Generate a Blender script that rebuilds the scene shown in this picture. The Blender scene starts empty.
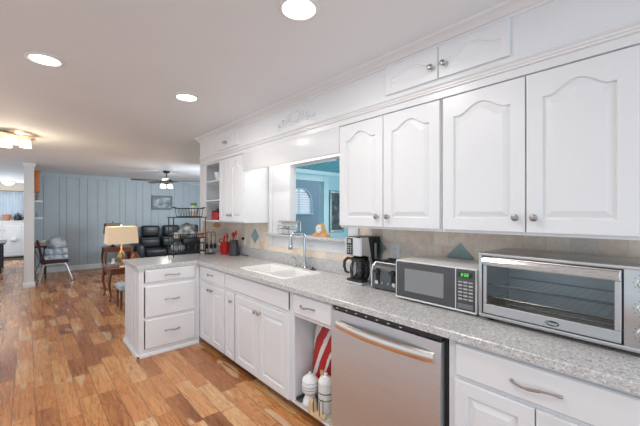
import bpy, bmesh, math, random
from mathutils import Vector, Matrix, Euler, noise as mnoise
random.seed(7)
PI = math.pi
R = math.radians
C = bpy.context.scene.collection
scene = bpy.context.scene

# ------------------------------------------------------------------ camera, world, light, exposure
cam_d = bpy.data.cameras.new('camera')
cam_d.sensor_width = 36
cam_d.lens = 326.88 / 640 * 36
cam_d.shift_y = 0.42 / 640
cam_d.clip_start = 0.05
cam = bpy.data.objects.new('camera', cam_d)
C.objects.link(cam)
cam.location = (-2.0297, 0, 1.4336)
cam.rotation_euler = (R(90), 0, -0.7307)
scene.camera = cam

world = bpy.data.worlds.new('daylight')
scene.world = world
world.use_nodes = True
bg = world.node_tree.nodes['Background']
bg.inputs['Color'].default_value = (0.80, 0.945, 1.09, 1)
bg.inputs['Strength'].default_value = 1.08

def area(name, loc, rot, sx, sy, power, col=(1, 1, 1), shape='RECTANGLE'):
    l = bpy.data.lights.new(name, 'AREA')
    l.shape = shape
    l.size = sx
    if shape in ('RECTANGLE', 'ELLIPSE'):
        l.size_y = sy
    l.energy = power
    l.color = col
    o = bpy.data.objects.new(name, l)
    o.location = loc
    o.rotation_euler = rot
    C.objects.link(o)
    return o

CEIL = 2.408
CANS = [(-1.945, 2.694), (-1.035, 2.78), (-1.07, 1.221), (-1.95, 1.2), (-1.95, -0.4)]
for cx, cy in CANS:
    area('recessed_lamp', (cx, cy, CEIL - 0.02), (0, 0, 0), 0.13, 0.13, 8.0, (1.0, 0.97, 0.93), 'DISK')
area('over_sink_lamp', (-0.14, 2.42, 2.03), (0, 0, 0), 0.2, 1.2, 3.5, (1.0, 0.97, 0.93))
area('sunroom_daylight', (4.2, 2.6, 1.5), (0, R(90), 0), 1.8, 3.0, 100, (0.86, 0.95, 1.0))
area('den_fill_light', (1.45, 6.5, 1.5), (R(88), 0, R(12)), 1.0, 1.2, 48, (0.80, 0.90, 1.0))  # added fill lamp, hidden from view, brightens the den's far wall
area('breakfast_room_daylight', (-3.6, 12.5, 1.5), (0, R(-90), 0), 1.4, 2.4, 35, (0.90, 0.95, 1.0))
area('rear_fill_light', (-2.9, -3.8, 0.6), (R(118), 0, R(-4)), 4.0, 1.6, 66, (0.76, 0.92, 1.08))  # added fill behind the camera, tilted up to brighten the ceiling; no door modelled

scene.view_settings.view_transform = 'Standard'
scene.view_settings.look = 'None'
scene.view_settings.gamma = 1
scene.view_settings.use_curve_mapping = False
scene.view_settings.exposure = -0.14
scene.cycles.use_denoising = True
scene.cycles.max_bounces = 8
scene.cycles.diffuse_bounces = 5
scene.cycles.sample_clamp_indirect = 6

# ------------------------------------------------------------------ materials
def nodes(name):
    m = bpy.data.materials.new(name)
    m.use_nodes = True
    nt = m.node_tree
    return m, nt, nt.nodes['Principled BSDF']

def N(nt, t, **kw):
    n = nt.nodes.new(t)
    for k, v in kw.items():
        if k.startswith('i_'):
            n.inputs[k[2:].replace('_', ' ')].default_value = v
        else:
            setattr(n, k, v)
    return n

def L(nt, a, b):
    nt.links.new(a, b)

def ramp(nt, stops, interp='LINEAR'):
    n = nt.nodes.new('ShaderNodeValToRGB')
    cr = n.color_ramp
    cr.interpolation = interp
    while len(cr.elements) > 1:
        cr.elements.remove(cr.elements[-1])
    cr.elements[0].position = stops[0][0]
    cr.elements[0].color = tuple(stops[0][1]) + (1,)
    for p, c in stops[1:]:
        e = cr.elements.new(p)
        e.color = tuple(c) + (1,)
    return n

def plain(name, col, rough=0.5, metal=0.0, var=0.04, scale=6.0, bump=0.0, spec=0.5, stretch=None, coat=0.0):
    """colour broken up by a little noise"""
    m, nt, b = nodes(name)
    tc = N(nt, 'ShaderNodeTexCoord')
    src = tc.outputs['Object']
    if stretch:
        mp = N(nt, 'ShaderNodeMapping')
        mp.inputs['Scale'].default_value = stretch
        L(nt, src, mp.inputs['Vector'])
        src = mp.outputs['Vector']
    nz = N(nt, 'ShaderNodeTexNoise', i_Scale=scale, i_Detail=4.0)
    L(nt, src, nz.inputs['Vector'])
    lo = [max(0, c * (1 - var)) for c in col]
    hi = [min(1, c * (1 + var)) for c in col]
    rp = ramp(nt, [(0.3, lo), (0.7, hi)])
    L(nt, nz.outputs['Fac'], rp.inputs['Fac'])
    L(nt, rp.outputs['Color'], b.inputs['Base Color'])
    b.inputs['Roughness'].default_value = rough
    b.inputs['Metallic'].default_value = metal
    b.inputs['Specular IOR Level'].default_value = spec
    b.inputs['Coat Weight'].default_value = coat
    if bump:
        bp = N(nt, 'ShaderNodeBump', i_Strength=bump, i_Distance=0.002)
        L(nt, nz.outputs['Fac'], bp.inputs['Height'])
        L(nt, bp.outputs['Normal'], b.inputs['Normal'])
    return m

def glow(name, col, strength):
    m, nt, b = nodes(name)
    b.inputs['Base Color'].default_value = tuple(col) + (1,)
    b.inputs['Emission Color'].default_value = tuple(col) + (1,)
    b.inputs['Emission Strength'].default_value = strength
    return m

def glass(name, col=(1, 1, 1), rough=0.0, mixf=0.15, tint=(1, 1, 1)):
    """thin clear glass: mostly transparent with a gloss on top"""
    m, nt, b = nodes(name)
    out = nt.nodes['Material Output']
    tr = N(nt, 'ShaderNodeBsdfTransparent')
    tr.inputs['Color'].default_value = tuple(tint) + (1,)
    gl = N(nt, 'ShaderNodeBsdfGlossy')
    gl.inputs['Roughness'].default_value = rough
    gl.inputs['Color'].default_value = tuple(col) + (1,)
    mx = N(nt, 'ShaderNodeMixShader')
    lw = N(nt, 'ShaderNodeLayerWeight', i_Blend=mixf)
    L(nt, lw.outputs['Fresnel'], mx.inputs['Fac'])
    L(nt, tr.outputs[0], mx.inputs[1])
    L(nt, gl.outputs[0], mx.inputs[2])
    L(nt, mx.outputs[0], out.inputs['Surface'])
    return m

def granite(name):
    m, nt, b = nodes(name)
    tc = N(nt, 'ShaderNodeTexCoord')
    v1 = N(nt, 'ShaderNodeTexVoronoi', i_Scale=185.0)
    v2 = N(nt, 'ShaderNodeTexVoronoi', i_Scale=95.0)
    nz = N(nt, 'ShaderNodeTexNoise', i_Scale=38.0, i_Detail=5.0)
    for n in (v1, v2, nz):
        L(nt, tc.outputs['Object'], n.inputs['Vector'])
    s1 = N(nt, 'ShaderNodeSeparateColor')
    L(nt, v1.outputs['Color'], s1.inputs[0])
    r1 = ramp(nt, [(0.0, (0.18, 0.17, 0.165)), (0.10, (0.38, 0.37, 0.36)), (0.32, (0.54, 0.53, 0.515)), (0.70, (0.66, 0.65, 0.635)), (0.9, (0.86, 0.855, 0.85))], 'CONSTANT')
    L(nt, s1.outputs[0], r1.inputs['Fac'])
    s2 = N(nt, 'ShaderNodeSeparateColor')
    L(nt, v2.outputs['Color'], s2.inputs[0])
    r2 = ramp(nt, [(0.0, (0.41, 0.40, 0.39)), (0.15, (0.59, 0.58, 0.57)), (0.85, (0.71, 0.70, 0.69))], 'CONSTANT')
    L(nt, s2.outputs[0], r2.inputs['Fac'])
    mx = N(nt, 'ShaderNodeMix', data_type='RGBA')
    rf = ramp(nt, [(0.4, (0.35,) * 3), (0.6, (0.7,) * 3)])
    L(nt, nz.outputs['Fac'], rf.inputs['Fac'])
    L(nt, rf.outputs['Color'], mx.inputs['Factor'])
    L(nt, r1.outputs['Color'], mx.inputs[6])
    L(nt, r2.outputs['Color'], mx.inputs[7])
    L(nt, mx.outputs[2], b.inputs['Base Color'])
    b.inputs['Roughness'].default_value = 0.22
    return m

def wood_floor(name):
    m, nt, b = nodes(name)
    tc = N(nt, 'ShaderNodeTexCoord')
    sep = N(nt, 'ShaderNodeSeparateXYZ')
    L(nt, tc.outputs['Object'], sep.inputs[0])
    cmb = N(nt, 'ShaderNodeCombineXYZ')
    L(nt, sep.outputs['Y'], cmb.inputs['X'])
    L(nt, sep.outputs['X'], cmb.inputs['Y'])
    br = N(nt, 'ShaderNodeTexBrick')
    br.offset = 0.37
    br.offset_frequency = 3
    br.squash = 0.72
    br.squash_frequency = 2
    br.inputs['Color1'].default_value = (0, 0, 0, 1)
    br.inputs['Color2'].default_value = (1, 1, 1, 1)
    br.inputs['Mortar'].default_value = (0.5, 0.5, 0.5, 1)
    br.inputs['Scale'].default_value = 1.0
    br.inputs['Mortar Size'].default_value = 0.0019
    br.inputs['Mortar Smooth'].default_value = 0.3
    br.inputs['Bias'].default_value = 0.0
    br.inputs['Brick Width'].default_value = 0.62
    br.inputs['Row Height'].default_value = 0.124
    L(nt, cmb.outputs[0], br.inputs['Vector'])
    sc = N(nt, 'ShaderNodeSeparateColor')
    L(nt, br.outputs['Color'], sc.inputs[0])
    rnd = sc.outputs[0]
    # per-plank shift of the grain
    off = N(nt, 'ShaderNodeMath', operation='MULTIPLY')
    L(nt, rnd, off.inputs[0])
    off.inputs[1].default_value = 37.0
    mp = N(nt, 'ShaderNodeMapping')
    mp.inputs['Scale'].default_value = (1.5, 11.0, 1)
    L(nt, cmb.outputs[0], mp.inputs['Vector'])
    add = N(nt, 'ShaderNodeVectorMath', operation='ADD')
    L(nt, mp.outputs['Vector'], add.inputs[0])
    L(nt, off.outputs[0], add.inputs[1])
    warp = N(nt, 'ShaderNodeTexNoise', i_Scale=0.9, i_Detail=2.0)
    L(nt, add.outputs[0], warp.inputs['Vector'])
    # contour-like grain from a smooth field
    ml = N(nt, 'ShaderNodeMath', operation='MULTIPLY')
    L(nt, warp.outputs['Fac'], ml.inputs[0])
    ml.inputs[1].default_value = 95.0
    sn = N(nt, 'ShaderNodeMath', operation='SINE')
    L(nt, ml.outputs[0], sn.inputs[0])
    fine = N(nt, 'ShaderNodeTexNoise', i_Scale=2.2, i_Detail=5.0, i_Roughness=0.62)
    mpf = N(nt, 'ShaderNodeMapping')
    mpf.inputs['Scale'].default_value = (1.2, 26.0, 1)
    L(nt, cmb.outputs[0], mpf.inputs['Vector'])
    wob = N(nt, 'ShaderNodeVectorMath', operation='MULTIPLY_ADD')
    L(nt, warp.outputs['Color'], wob.inputs[0])
    wob.inputs[1].default_value = (0.0, 3.5, 0.0)
    L(nt, mpf.outputs['Vector'], wob.inputs[2])
    addf = N(nt, 'ShaderNodeVectorMath', operation='ADD')
    L(nt, wob.outputs[0], addf.inputs[0])
    L(nt, off.outputs[0], addf.inputs[1])
    L(nt, addf.outputs[0], fine.inputs['Vector'])
    base = ramp(nt, [(0.0, (0.25, 0.085, 0.030)), (0.22, (0.40, 0.150, 0.050)), (0.5, (0.54, 0.220, 0.074)),
                     (0.78, (0.62, 0.290, 0.110)), (1.0, (0.70, 0.41, 0.20))])
    # shift the tone by broad noise so a plank is not one flat colour
    bsh = N(nt, 'ShaderNodeMath', operation='MULTIPLY_ADD')
    L(nt, warp.outputs['Fac'], bsh.inputs[0])
    bsh.inputs[1].default_value = 0.75
    rsc = N(nt, 'ShaderNodeMath', operation='MULTIPLY_ADD')
    L(nt, rnd, rsc.inputs[0])
    rsc.inputs[1].default_value = 0.92
    rsc.inputs[2].default_value = 0.05
    L(nt, rsc.outputs[0], bsh.inputs[2])
    b2 = N(nt, 'ShaderNodeMath', operation='SUBTRACT')
    L(nt, bsh.outputs[0], b2.inputs[0])
    b2.inputs[1].default_value = 0.36
    L(nt, b2.outputs[0], base.inputs['Fac'])
    # dark grain lines
    gr = ramp(nt, [(0.10, (0.52, 0.45, 0.42)), (0.42, (0.95, 0.95, 0.95)), (0.8, (1.12, 1.12, 1.12))])
    gf = N(nt, 'ShaderNodeMath', operation='MULTIPLY_ADD')
    L(nt, sn.outputs[0], gf.inputs[0])
    gf.inputs[1].default_value = 0.20
    L(nt, fine.outputs['Fac'], gf.inputs[2])
    L(nt, gf.outputs[0], gr.inputs['Fac'])
    mm = N(nt, 'ShaderNodeMix', data_type='RGBA', blend_type='MULTIPLY')
    mm.inputs['Factor'].default_value = 1.0
    L(nt, base.outputs['Color'], mm.inputs[6])
    L(nt, gr.outputs['Color'], mm.inputs[7])
    # pale sapwood flames
    mp2 = N(nt, 'ShaderNodeMapping')
    mp2.inputs['Scale'].default_value = (1.5, 8.0, 1)
    L(nt, cmb.outputs[0], mp2.inputs['Vector'])
    add2 = N(nt, 'ShaderNodeVectorMath', operation='ADD')
    L(nt, mp2.outputs['Vector'], add2.inputs[0])
    off2 = N(nt, 'ShaderNodeMath', operation='MULTIPLY')
    L(nt, rnd, off2.inputs[0])
    off2.inputs[1].default_value = 91.0
    L(nt, off2.outputs[0], add2.inputs[1])
    sap = N(nt, 'ShaderNodeTexNoise', i_Scale=1.0, i_Detail=1.5)
    L(nt, add2.outputs[0], sap.inputs['Vector'])
    sr = ramp(nt, [(0.64, (0, 0, 0)), (0.67, (0.8,) * 3)])
    L(nt, sap.outputs['Fac'], sr.inputs['Fac'])
    ms = N(nt, 'ShaderNodeMix', data_type='RGBA')
    L(nt, sr.outputs['Color'], ms.inputs['Factor'])
    L(nt, mm.outputs[2], ms.inputs[6])
    ms.inputs[7].default_value = (0.68, 0.47, 0.28, 1)
    # joints
    mj = N(nt, 'ShaderNodeMix', data_type='RGBA')
    L(nt, br.outputs['Fac'], mj.inputs['Factor'])
    L(nt, ms.outputs[2], mj.inputs[6])
    mj.inputs[7].default_value = (0.12, 0.048, 0.02, 1)
    L(nt, mj.outputs[2], b.inputs['Base Color'])
    rr = ramp(nt, [(0.2, (0.20,) * 3), (0.8, (0.34,) * 3)])
    L(nt, fine.outputs['Fac'], rr.inputs['Fac'])
    L(nt, rr.outputs['Color'], b.inputs['Roughness'])
    # hand-scraped ripple
    rip = N(nt, 'ShaderNodeTexNoise', i_Scale=2.2, i_Detail=2.0)
    L(nt, add.outputs[0], rip.inputs['Vector'])
    hh = N(nt, 'ShaderNodeMath', operation='SUBTRACT')
    L(nt, rip.outputs['Fac'], hh.inputs[0])
    L(nt, br.outputs['Fac'], hh.inputs[1])
    bp = N(nt, 'ShaderNodeBump', i_Strength=0.35, i_Distance=0.006)
    L(nt, hh.outputs[0], bp.inputs['Height'])
    L(nt, bp.outputs['Normal'], b.inputs['Normal'])
    return m

def tile(name):
    """tumbled travertine: square tiles on the wall plane (local y, z)"""
    m, nt, b = nodes(name)
    tc = N(nt, 'ShaderNodeTexCoord')
    sep = N(nt, 'ShaderNodeSeparateXYZ')
    L(nt, tc.outputs['Object'], sep.inputs[0])
    ad = N(nt, 'ShaderNodeMath', operation='ADD')
    L(nt, sep.outputs['X'], ad.inputs[0])
    L(nt, sep.outputs['Y'], ad.inputs[1])
    cmb = N(nt, 'ShaderNodeCombineXYZ')
    L(nt, ad.outputs[0], cmb.inputs['X'])
    L(nt, sep.outputs['Z'], cmb.inputs['Y'])
    br = N(nt, 'ShaderNodeTexBrick')
    br.offset = 0.5
    br.inputs['Color1'].default_value = (0, 0, 0, 1)
    br.inputs['Color2'].default_value = (1, 1, 1, 1)
    br.inputs['Mortar'].default_value = (0.5, 0.5, 0.5, 1)
    br.inputs['Scale'].default_value = 1.0
    br.inputs['Mortar Size'].default_value = 0.0025
    br.inputs['Brick Width'].default_value = 0.105
    br.inputs['Row Height'].default_value = 0.102
    L(nt, cmb.outputs[0], br.inputs['Vector'])
    rp = ramp(nt, [(0.05, (0.52, 0.39, 0.30)), (0.38, (0.74, 0.59, 0.47)), (0.7, (0.90, 0.76, 0.62)), (1.0, (0.66, 0.60, 0.53))])
    nz = N(nt, 'ShaderNodeTexNoise', i_Scale=28.0, i_Detail=6.0, i_Roughness=0.65)
    L(nt, tc.outputs['Object'], nz.inputs['Vector'])
    mth = N(nt, 'ShaderNodeMath', operation='MULTIPLY_ADD')
    L(nt, nz.outputs['Fac'], mth.inputs[0])
    mth.inputs[1].default_value = 0.7
    sc = N(nt, 'ShaderNodeSeparateColor')
    L(nt, br.outputs['Color'], sc.inputs[0])
    hf = N(nt, 'ShaderNodeMath', operation='MULTIPLY')
    L(nt, sc.outputs[0], hf.inputs[0])
    hf.inputs[1].default_value = 0.6
    L(nt, hf.outputs[0], mth.inputs[2])
    L(nt, mth.outputs[0], rp.inputs['Fac'])
    mj = N(nt, 'ShaderNodeMix', data_type='RGBA')
    L(nt, br.outputs['Fac'], mj.inputs['Factor'])
    L(nt, rp.outputs['Color'], mj.inputs[6])
    mj.inputs[7].default_value = (0.74, 0.66, 0.57, 1)
    L(nt, mj.outputs[2], b.inputs['Base Color'])
    b.inputs['Roughness'].default_value = 0.5
    iv = N(nt, 'ShaderNodeMath', operation='SUBTRACT')
    iv.inputs[0].default_value = 1.0
    L(nt, br.outputs['Fac'], iv.inputs[1])
    bp = N(nt, 'ShaderNodeBump', i_Strength=0.5, i_Distance=0.003)
    L(nt, iv.outputs[0], bp.inputs['Height'])
    L(nt, bp.outputs['Normal'], b.inputs['Normal'])
    return m

def stripes(name, cols, axis='X', scale=1.0, rough=0.5, offset=0.0, wobble=0.0):
    """hard printed bands along a local axis"""
    m, nt, b = nodes(name)
    tc = N(nt, 'ShaderNodeTexCoord')
    sep = N(nt, 'ShaderNodeSeparateXYZ')
    L(nt, tc.outputs['Generated'], sep.inputs[0])
    rp = ramp(nt, cols, 'CONSTANT')
    nz = N(nt, 'ShaderNodeTexNoise', i_Scale=5.0)
    L(nt, tc.outputs['Generated'], nz.inputs['Vector'])
    mt = N(nt, 'ShaderNodeMath', operation='MULTIPLY_ADD')
    L(nt, nz.outputs['Fac'], mt.inputs[0])
    mt.inputs[1].default_value = wobble
    L(nt, sep.outputs[axis], mt.inputs[2])
    L(nt, mt.outputs[0], rp.inputs['Fac'])
    L(nt, rp.outputs['Color'], b.inputs['Base Color'])
    b.inputs['Roughness'].default_value = rough
    return m

def patches(name, stops, scale=10.0, rough=0.6, detail=2.0):
    m, nt, b = nodes(name)
    tc = N(nt, 'ShaderNodeTexCoord')
    nz = N(nt, 'ShaderNodeTexNoise', i_Scale=scale, i_Detail=detail)
    L(nt, tc.outputs['Object'], nz.inputs['Vector'])
    rp = ramp(nt, stops)
    L(nt, nz.outputs['Fac'], rp.inputs['Fac'])
    L(nt, rp.outputs['Color'], b.inputs['Base Color'])
    b.inputs['Roughness'].default_value = rough
    return m

M = {}
M['cab'] = plain('cabinet_paint', (0.77, 0.775, 0.78), 0.32, var=0.012, scale=3)
M['cab_in'] = plain('cabinet_interior', (0.72, 0.70, 0.67), 0.5, var=0.03)
M['trim'] = plain('trim_paint', (0.78, 0.78, 0.78), 0.35, var=0.012)
M['ceiling'] = plain('ceiling_paint', (0.80, 0.835, 0.87), 0.7, var=0.012, scale=2)
M['wallw'] = plain('wall_paint_white', (0.78, 0.765, 0.75), 0.55, var=0.015)
M['granite'] = granite('speckled_granite')
M['floor'] = wood_floor('acacia_planks')
M['tile'] = tile('tumbled_travertine')
M['accent'] = plain('teal_glass_tile', (0.27, 0.36, 0.35), 0.25, var=0.10, scale=20)
M['bluewall'] = plain('blue_panel_paint', (0.50, 0.58, 0.62), 0.5, var=0.03)
M['sunwall'] = plain('aqua_wall_paint', (0.40, 0.68, 0.76), 0.55, var=0.02)
M['sunceil'] = plain('teal_beadboard_paint', (0.11, 0.47, 0.60), 0.5, var=0.04)
M['suntrim'] = plain('aqua_trim_paint', (0.56, 0.78, 0.84), 0.45, var=0.02)
M['steel'] = plain('brushed_stainless', (0.70, 0.725, 0.755), 0.44, 1.0, var=0.04, scale=5, stretch=(1, 1, 60))
M['steel2'] = plain('brushed_oven_steel', (0.60, 0.585, 0.57), 0.32, 1.0, var=0.05, scale=5, stretch=(1, 1, 60))
M['bright'] = plain('bright_steel', (0.80, 0.79, 0.78), 0.16, 1.0, var=0.02)
M['satin'] = plain('satin_steel', (0.80, 0.79, 0.78), 0.38, 0.85, var=0.02)
M['champ'] = plain('champagne_handle', (0.80, 0.70, 0.62), 0.28, 1.0, var=0.03)
M['chrome'] = plain('chrome', (0.58, 0.58, 0.59), 0.16, 1.0, var=0.02)
M['nickel'] = plain('brushed_nickel', (0.40, 0.385, 0.37), 0.28, 1.0, var=0.05)
M['black'] = plain('black_plastic', (0.022, 0.022, 0.023), 0.35, var=0.1)
M['dark'] = plain('dark_recess', (0.012, 0.011, 0.010), 0.7, var=0.1)
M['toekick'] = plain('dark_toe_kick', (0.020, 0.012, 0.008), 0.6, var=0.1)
M['gray'] = plain('charcoal_enamel', (0.085, 0.087, 0.09), 0.30, var=0.06)
M['mwface'] = plain('smoked_door_face', (0.075, 0.073, 0.072), 0.18, var=0.05)
M['mwscreen'] = plain('perforated_window', (0.235, 0.235, 0.235), 0.25, var=0.05, scale=150)
M['white'] = plain('white_plastic', (0.80, 0.80, 0.79), 0.4, var=0.01)
M['porcelain'] = plain('porcelain', (0.86, 0.86, 0.85), 0.12, var=0.01)
M['sinkw'] = plain('sink_composite', (0.86, 0.85, 0.83), 0.25, var=0.01)
M['red'] = plain('red_enamel', (0.52, 0.018, 0.014), 0.25, var=0.05)
M['leather'] = plain('black_leather', (0.018, 0.019, 0.022), 0.33, var=0.2, scale=30, bump=0.3)
M['wood'] = plain('mahogany', (0.17, 0.055, 0.022), 0.3, var=0.25, scale=5, stretch=(1, 1, 0.2))
M['orangewood'] = plain('orange_pine', (0.50, 0.17, 0.045), 0.4, var=0.2, scale=6, stretch=(4, 4, 0.4))
M['lightwood'] = plain('pale_pine', (0.72, 0.52, 0.32), 0.5, var=0.12, scale=8, stretch=(4, 4, 0.5))
M['clockwood'] = plain('honey_wood', (0.68, 0.37, 0.15), 0.4, var=0.12, scale=8)
M['iron'] = plain('black_iron', (0.02, 0.02, 0.022), 0.45, 0.3, var=0.1)
M['paleb'] = plain('pale_brass', (0.72, 0.56, 0.36), 0.5, 0.5, var=0.05)
M['brass'] = plain('antique_brass', (0.50, 0.34, 0.17), 0.3, 1.0, var=0.08)
M['can'] = glow('can_lens', (1.0, 0.98, 0.95), 9.0)
M['shadeglow'] = glow('lit_glass_shade', (1.0, 0.93, 0.82), 0.85)
M['fanglow'] = glow('lit_fan_glass', (1.0, 0.95, 0.88), 3.0)
M['green'] = glow('green_digits', (0.12, 0.9, 0.12), 0.9)
M['clear'] = glass('clear_glass', mixf=0.12)
M['ovenglass'] = glass('oven_glass', mixf=0.28, rough=0.03, tint=(0.90, 0.92, 0.92))
M['carafe'] = glass('carafe_glass', mixf=0.35, rough=0.02, tint=(0.75, 0.72, 0.70))

# ------------------------------------------------------------------ mesh builder
class MB:
    def __init__(s):
        s.bm = bmesh.new()
        s.xf = Matrix.Identity(4)
    def _v(s, p):
        return s.bm.verts.new(s.xf @ Vector(p))
    def _face(s, vs):
        try:
            return s.bm.faces.new(vs)
        except ValueError:
            return None
    def box(s, x0, y0, z0, x1, y1, z1, bev=0.0, seg=2):
        x0, x1 = sorted((x0, x1)); y0, y1 = sorted((y0, y1)); z0, z1 = sorted((z0, z1))
        v = [s._v(p) for p in [(x0, y0, z0), (x1, y0, z0), (x1, y1, z0), (x0, y1, z0), (x0, y0, z1), (x1, y0, z1), (x1, y1, z1), (x0, y1, z1)]]
        fs = [s._face([v[i] for i in q]) for q in [(0, 3, 2, 1), (4, 5, 6, 7), (0, 1, 5, 4), (1, 2, 6, 5), (2, 3, 7, 6), (3, 0, 4, 7)]]
        if bev:
            es = list({e for f in fs for e in f.edges})
            bmesh.ops.bevel(s.bm, geom=es, offset=bev, segments=seg, profile=0.5, affect='EDGES')
        return s
    def loops(s, loops, cap0=True, cap1=True, closed=True):
        """skin a list of equal-length point loops"""
        vl = [[s._v(p) for p in lp] for lp in loops]
        n = len(vl[0])
        for a, b in zip(vl, vl[1:]):
            for i in range(n if closed else n - 1):
                j = (i + 1) % n
                s._face([a[i], a[j], b[j], b[i]])
        if cap0:
            s._face(vl[0][::-1])
        if cap1:
            s._face(vl[-1])
        return s
    def lathe(s, prof, c=(0, 0, 0), axis=(0, 0, 1), n=20, sx=1.0, sy=1.0, cap=True):
        """prof = [(radius, height)...] about an axis through c"""
        q = Vector((0, 0, 1)).rotation_difference(Vector(axis).normalized())
        lp = []
        for r, h in prof:
            r = max(r, 1e-5)
            lp.append([Vector(c) + q @ Vector((r * sx * math.cos(2 * PI * i / n), r * sy * math.sin(2 * PI * i / n), h)) for i in range(n)])
        return s.loops(lp, cap, cap)
    def cyl(s, p0, p1, r0, r1=None, n=16):
        p0 = Vector(p0); p1 = Vector(p1)
        d = p1 - p0
        return s.lathe([(r0, 0), (r0 if r1 is None else r1, d.length)], p0, d, n)
    def tube(s, pts, r, n=8, close=False):
        pts = [Vector(p) for p in pts]
        rr = r if isinstance(r, (list, tuple)) else [r] * len(pts)
        lp = []
        up = None
        m = len(pts)
        for i, p in enumerate(pts):
            if close:
                t = pts[(i + 1) % m] - pts[i - 1]
            else:
                t = pts[min(i + 1, m - 1)] - pts[max(i - 1, 0)]
            t.normalize()
            if up is None:
                up = Vector((0, 0, 1)) if abs(t.z) < 0.9 else Vector((1, 0, 0))
            a = t.cross(up)
            if a.length < 1e-4:
                a = t.cross(Vector((0, 1, 0.3)))
            a.normalize()
            b = a.cross(t).normalized()
            up = b
            lp.append([p + rr[i] * (math.cos(2 * PI * k / n) * a + math.sin(2 * PI * k / n) * b) for k in range(n)])
        if close:
            lp.append(lp[0])
            return s.loops(lp, False, False)
        return s.loops(lp)
    def sphere(s, c, r, n=16, m=10, sc=(1, 1, 1)):
        lp = []
        for j in range(1, m):
            a = PI * j / m
            lp.append([(c[0] + sc[0] * r * math.sin(a) * math.cos(2 * PI * i / n), c[1] + sc[1] * r * math.sin(a) * math.sin(2 * PI * i / n), c[2] - sc[2] * r * math.cos(a)) for i in range(n)])
        return s.loops(lp)
    def prism(s, poly, a0, a1, axis='y'):
        """extrude a 2D polygon; axis y: poly is (x,z); axis x: (y,z); axis z: (x,y)"""
        def mk(p, a):
            return {'y': (p[0], a, p[1]), 'x': (a, p[0], p[1]), 'z': (p[0], p[1], a)}[axis]
        return s.loops([[mk(p, a0) for p in poly], [mk(p, a1) for p in poly]])
    def mesh(s, name, angle=35):
        bmesh.ops.remove_doubles(s.bm, verts=s.bm.verts, dist=1e-6)
        bmesh.ops.recalc_face_normals(s.bm, faces=s.bm.faces)
        me = bpy.data.meshes.new(name)
        s.bm.to_mesh(me)
        s.bm.free()
        for p in me.polygons:
            p.use_smooth = True
        me.set_sharp_from_angle(angle=R(angle))
        return me

def tag(o, label=None, cat=None, group=None, kind=None):
    if label: o['label'] = label
    if cat: o['category'] = cat
    if group: o['group'] = group
    if kind: o['kind'] = kind
    return o

def wmat(o):
    m = Matrix.LocRotScale(o.location, o.rotation_euler, o.scale)
    return wmat(o.parent) @ m if o.parent else m

def thing(name, label, cat, loc, rz=0.0, group=None):
    o = bpy.data.objects.new(name, None)
    o.empty_display_size = 0.05
    C.objects.link(o)
    o.location = loc
    o.rotation_euler = (0, 0, rz)
    return tag(o, label, cat, group)

def part(name, mb, mat, parent, world=True, label=None, angle=35):
    """one mesh part; world=True: built in world coordinates, else in the parent's"""
    if name in ('door', 'drawer', 'false_front') and angle == 35:
        angle = 12      # crisp panel bevels
    me = mb.mesh(name, angle)
    me.materials.append(M[mat] if isinstance(mat, str) else mat)
    if world:
        me.transform(wmat(parent).inverted())
    o = bpy.data.objects.new(name, me)
    C.objects.link(o)
    o.parent = parent
    if label: o['label'] = label
    return o

def single(name, mb, mat, label, cat, group=None, angle=35):
    me = mb.mesh(name, angle)
    me.materials.append(M[mat] if isinstance(mat, str) else mat)
    xs = [v.co for v in me.vertices]
    c = Vector(((min(v.x for v in xs) + max(v.x for v in xs)) / 2, (min(v.y for v in xs) + max(v.y for v in xs)) / 2, min(v.z for v in xs)))
    me.transform(Matrix.Translation(-c))
    o = bpy.data.objects.new(name, me)
    o.location = c
    C.objects.link(o)
    return tag(o, label, cat, group)

def struct(name, mb, mat, parent=None, angle=35):
    me = mb.mesh(name, angle)
    me.materials.append(M[mat] if isinstance(mat, str) else mat)
    o = bpy.data.objects.new(name, me)
    C.objects.link(o)
    if parent: o.parent = parent
    else: o['kind'] = 'structure'
    return o

def text_mesh(body, size, depth=0.0006):
    cu = bpy.data.curves.new('lettering', 'FONT')
    cu.body = body
    cu.size = size
    cu.extrude = depth
    cu.align_x = 'CENTER'
    cu.align_y = 'CENTER'
    o = bpy.data.objects.new('lettering', cu)
    C.objects.link(o)
    bpy.context.view_layer.update()
    me = bpy.data.meshes.new_from_object(o.evaluated_get(bpy.context.evaluated_depsgraph_get()))
    bpy.data.objects.remove(o)
    return me

# ------------------------------------------------------------------ the setting
FX0, FX1, FY0, FY1 = -4.6, 5.4, -2.4, 15.0
struct('floor', MB().box(FX0, FY0, -0.06, FX1, FY1, 0.0), 'floor')
mb = MB()
mb.box(FX0, FY0, CEIL, 0.05, FY1, CEIL + 0.1)
mb.box(0.05, 4.26, CEIL, 2.2, FY1, CEIL + 0.1)
struct('ceiling', mb, 'ceiling')

# kitchen wall with the pass-through opening
OY0, OY1, OZ0, OZ1 = 1.87, 2.715, 1.195, 1.945
mb = MB()
mb.box(0, -1.2, 0, 0.05, OY0, CEIL)
mb.box(0, OY1, 0, 0.05, 4.32, CEIL)
mb.box(0, OY0, 0, 0.05, OY1, OZ0)
mb.box(0, OY0, OZ1, 0.05, OY1, CEIL)
struct('wall_right', mb, 'wallw')
mb = MB().box(-0.31, 4.236, 0, 0.0, 4.32, CEIL)
struct('wall_wing', mb, 'wallw')

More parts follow.
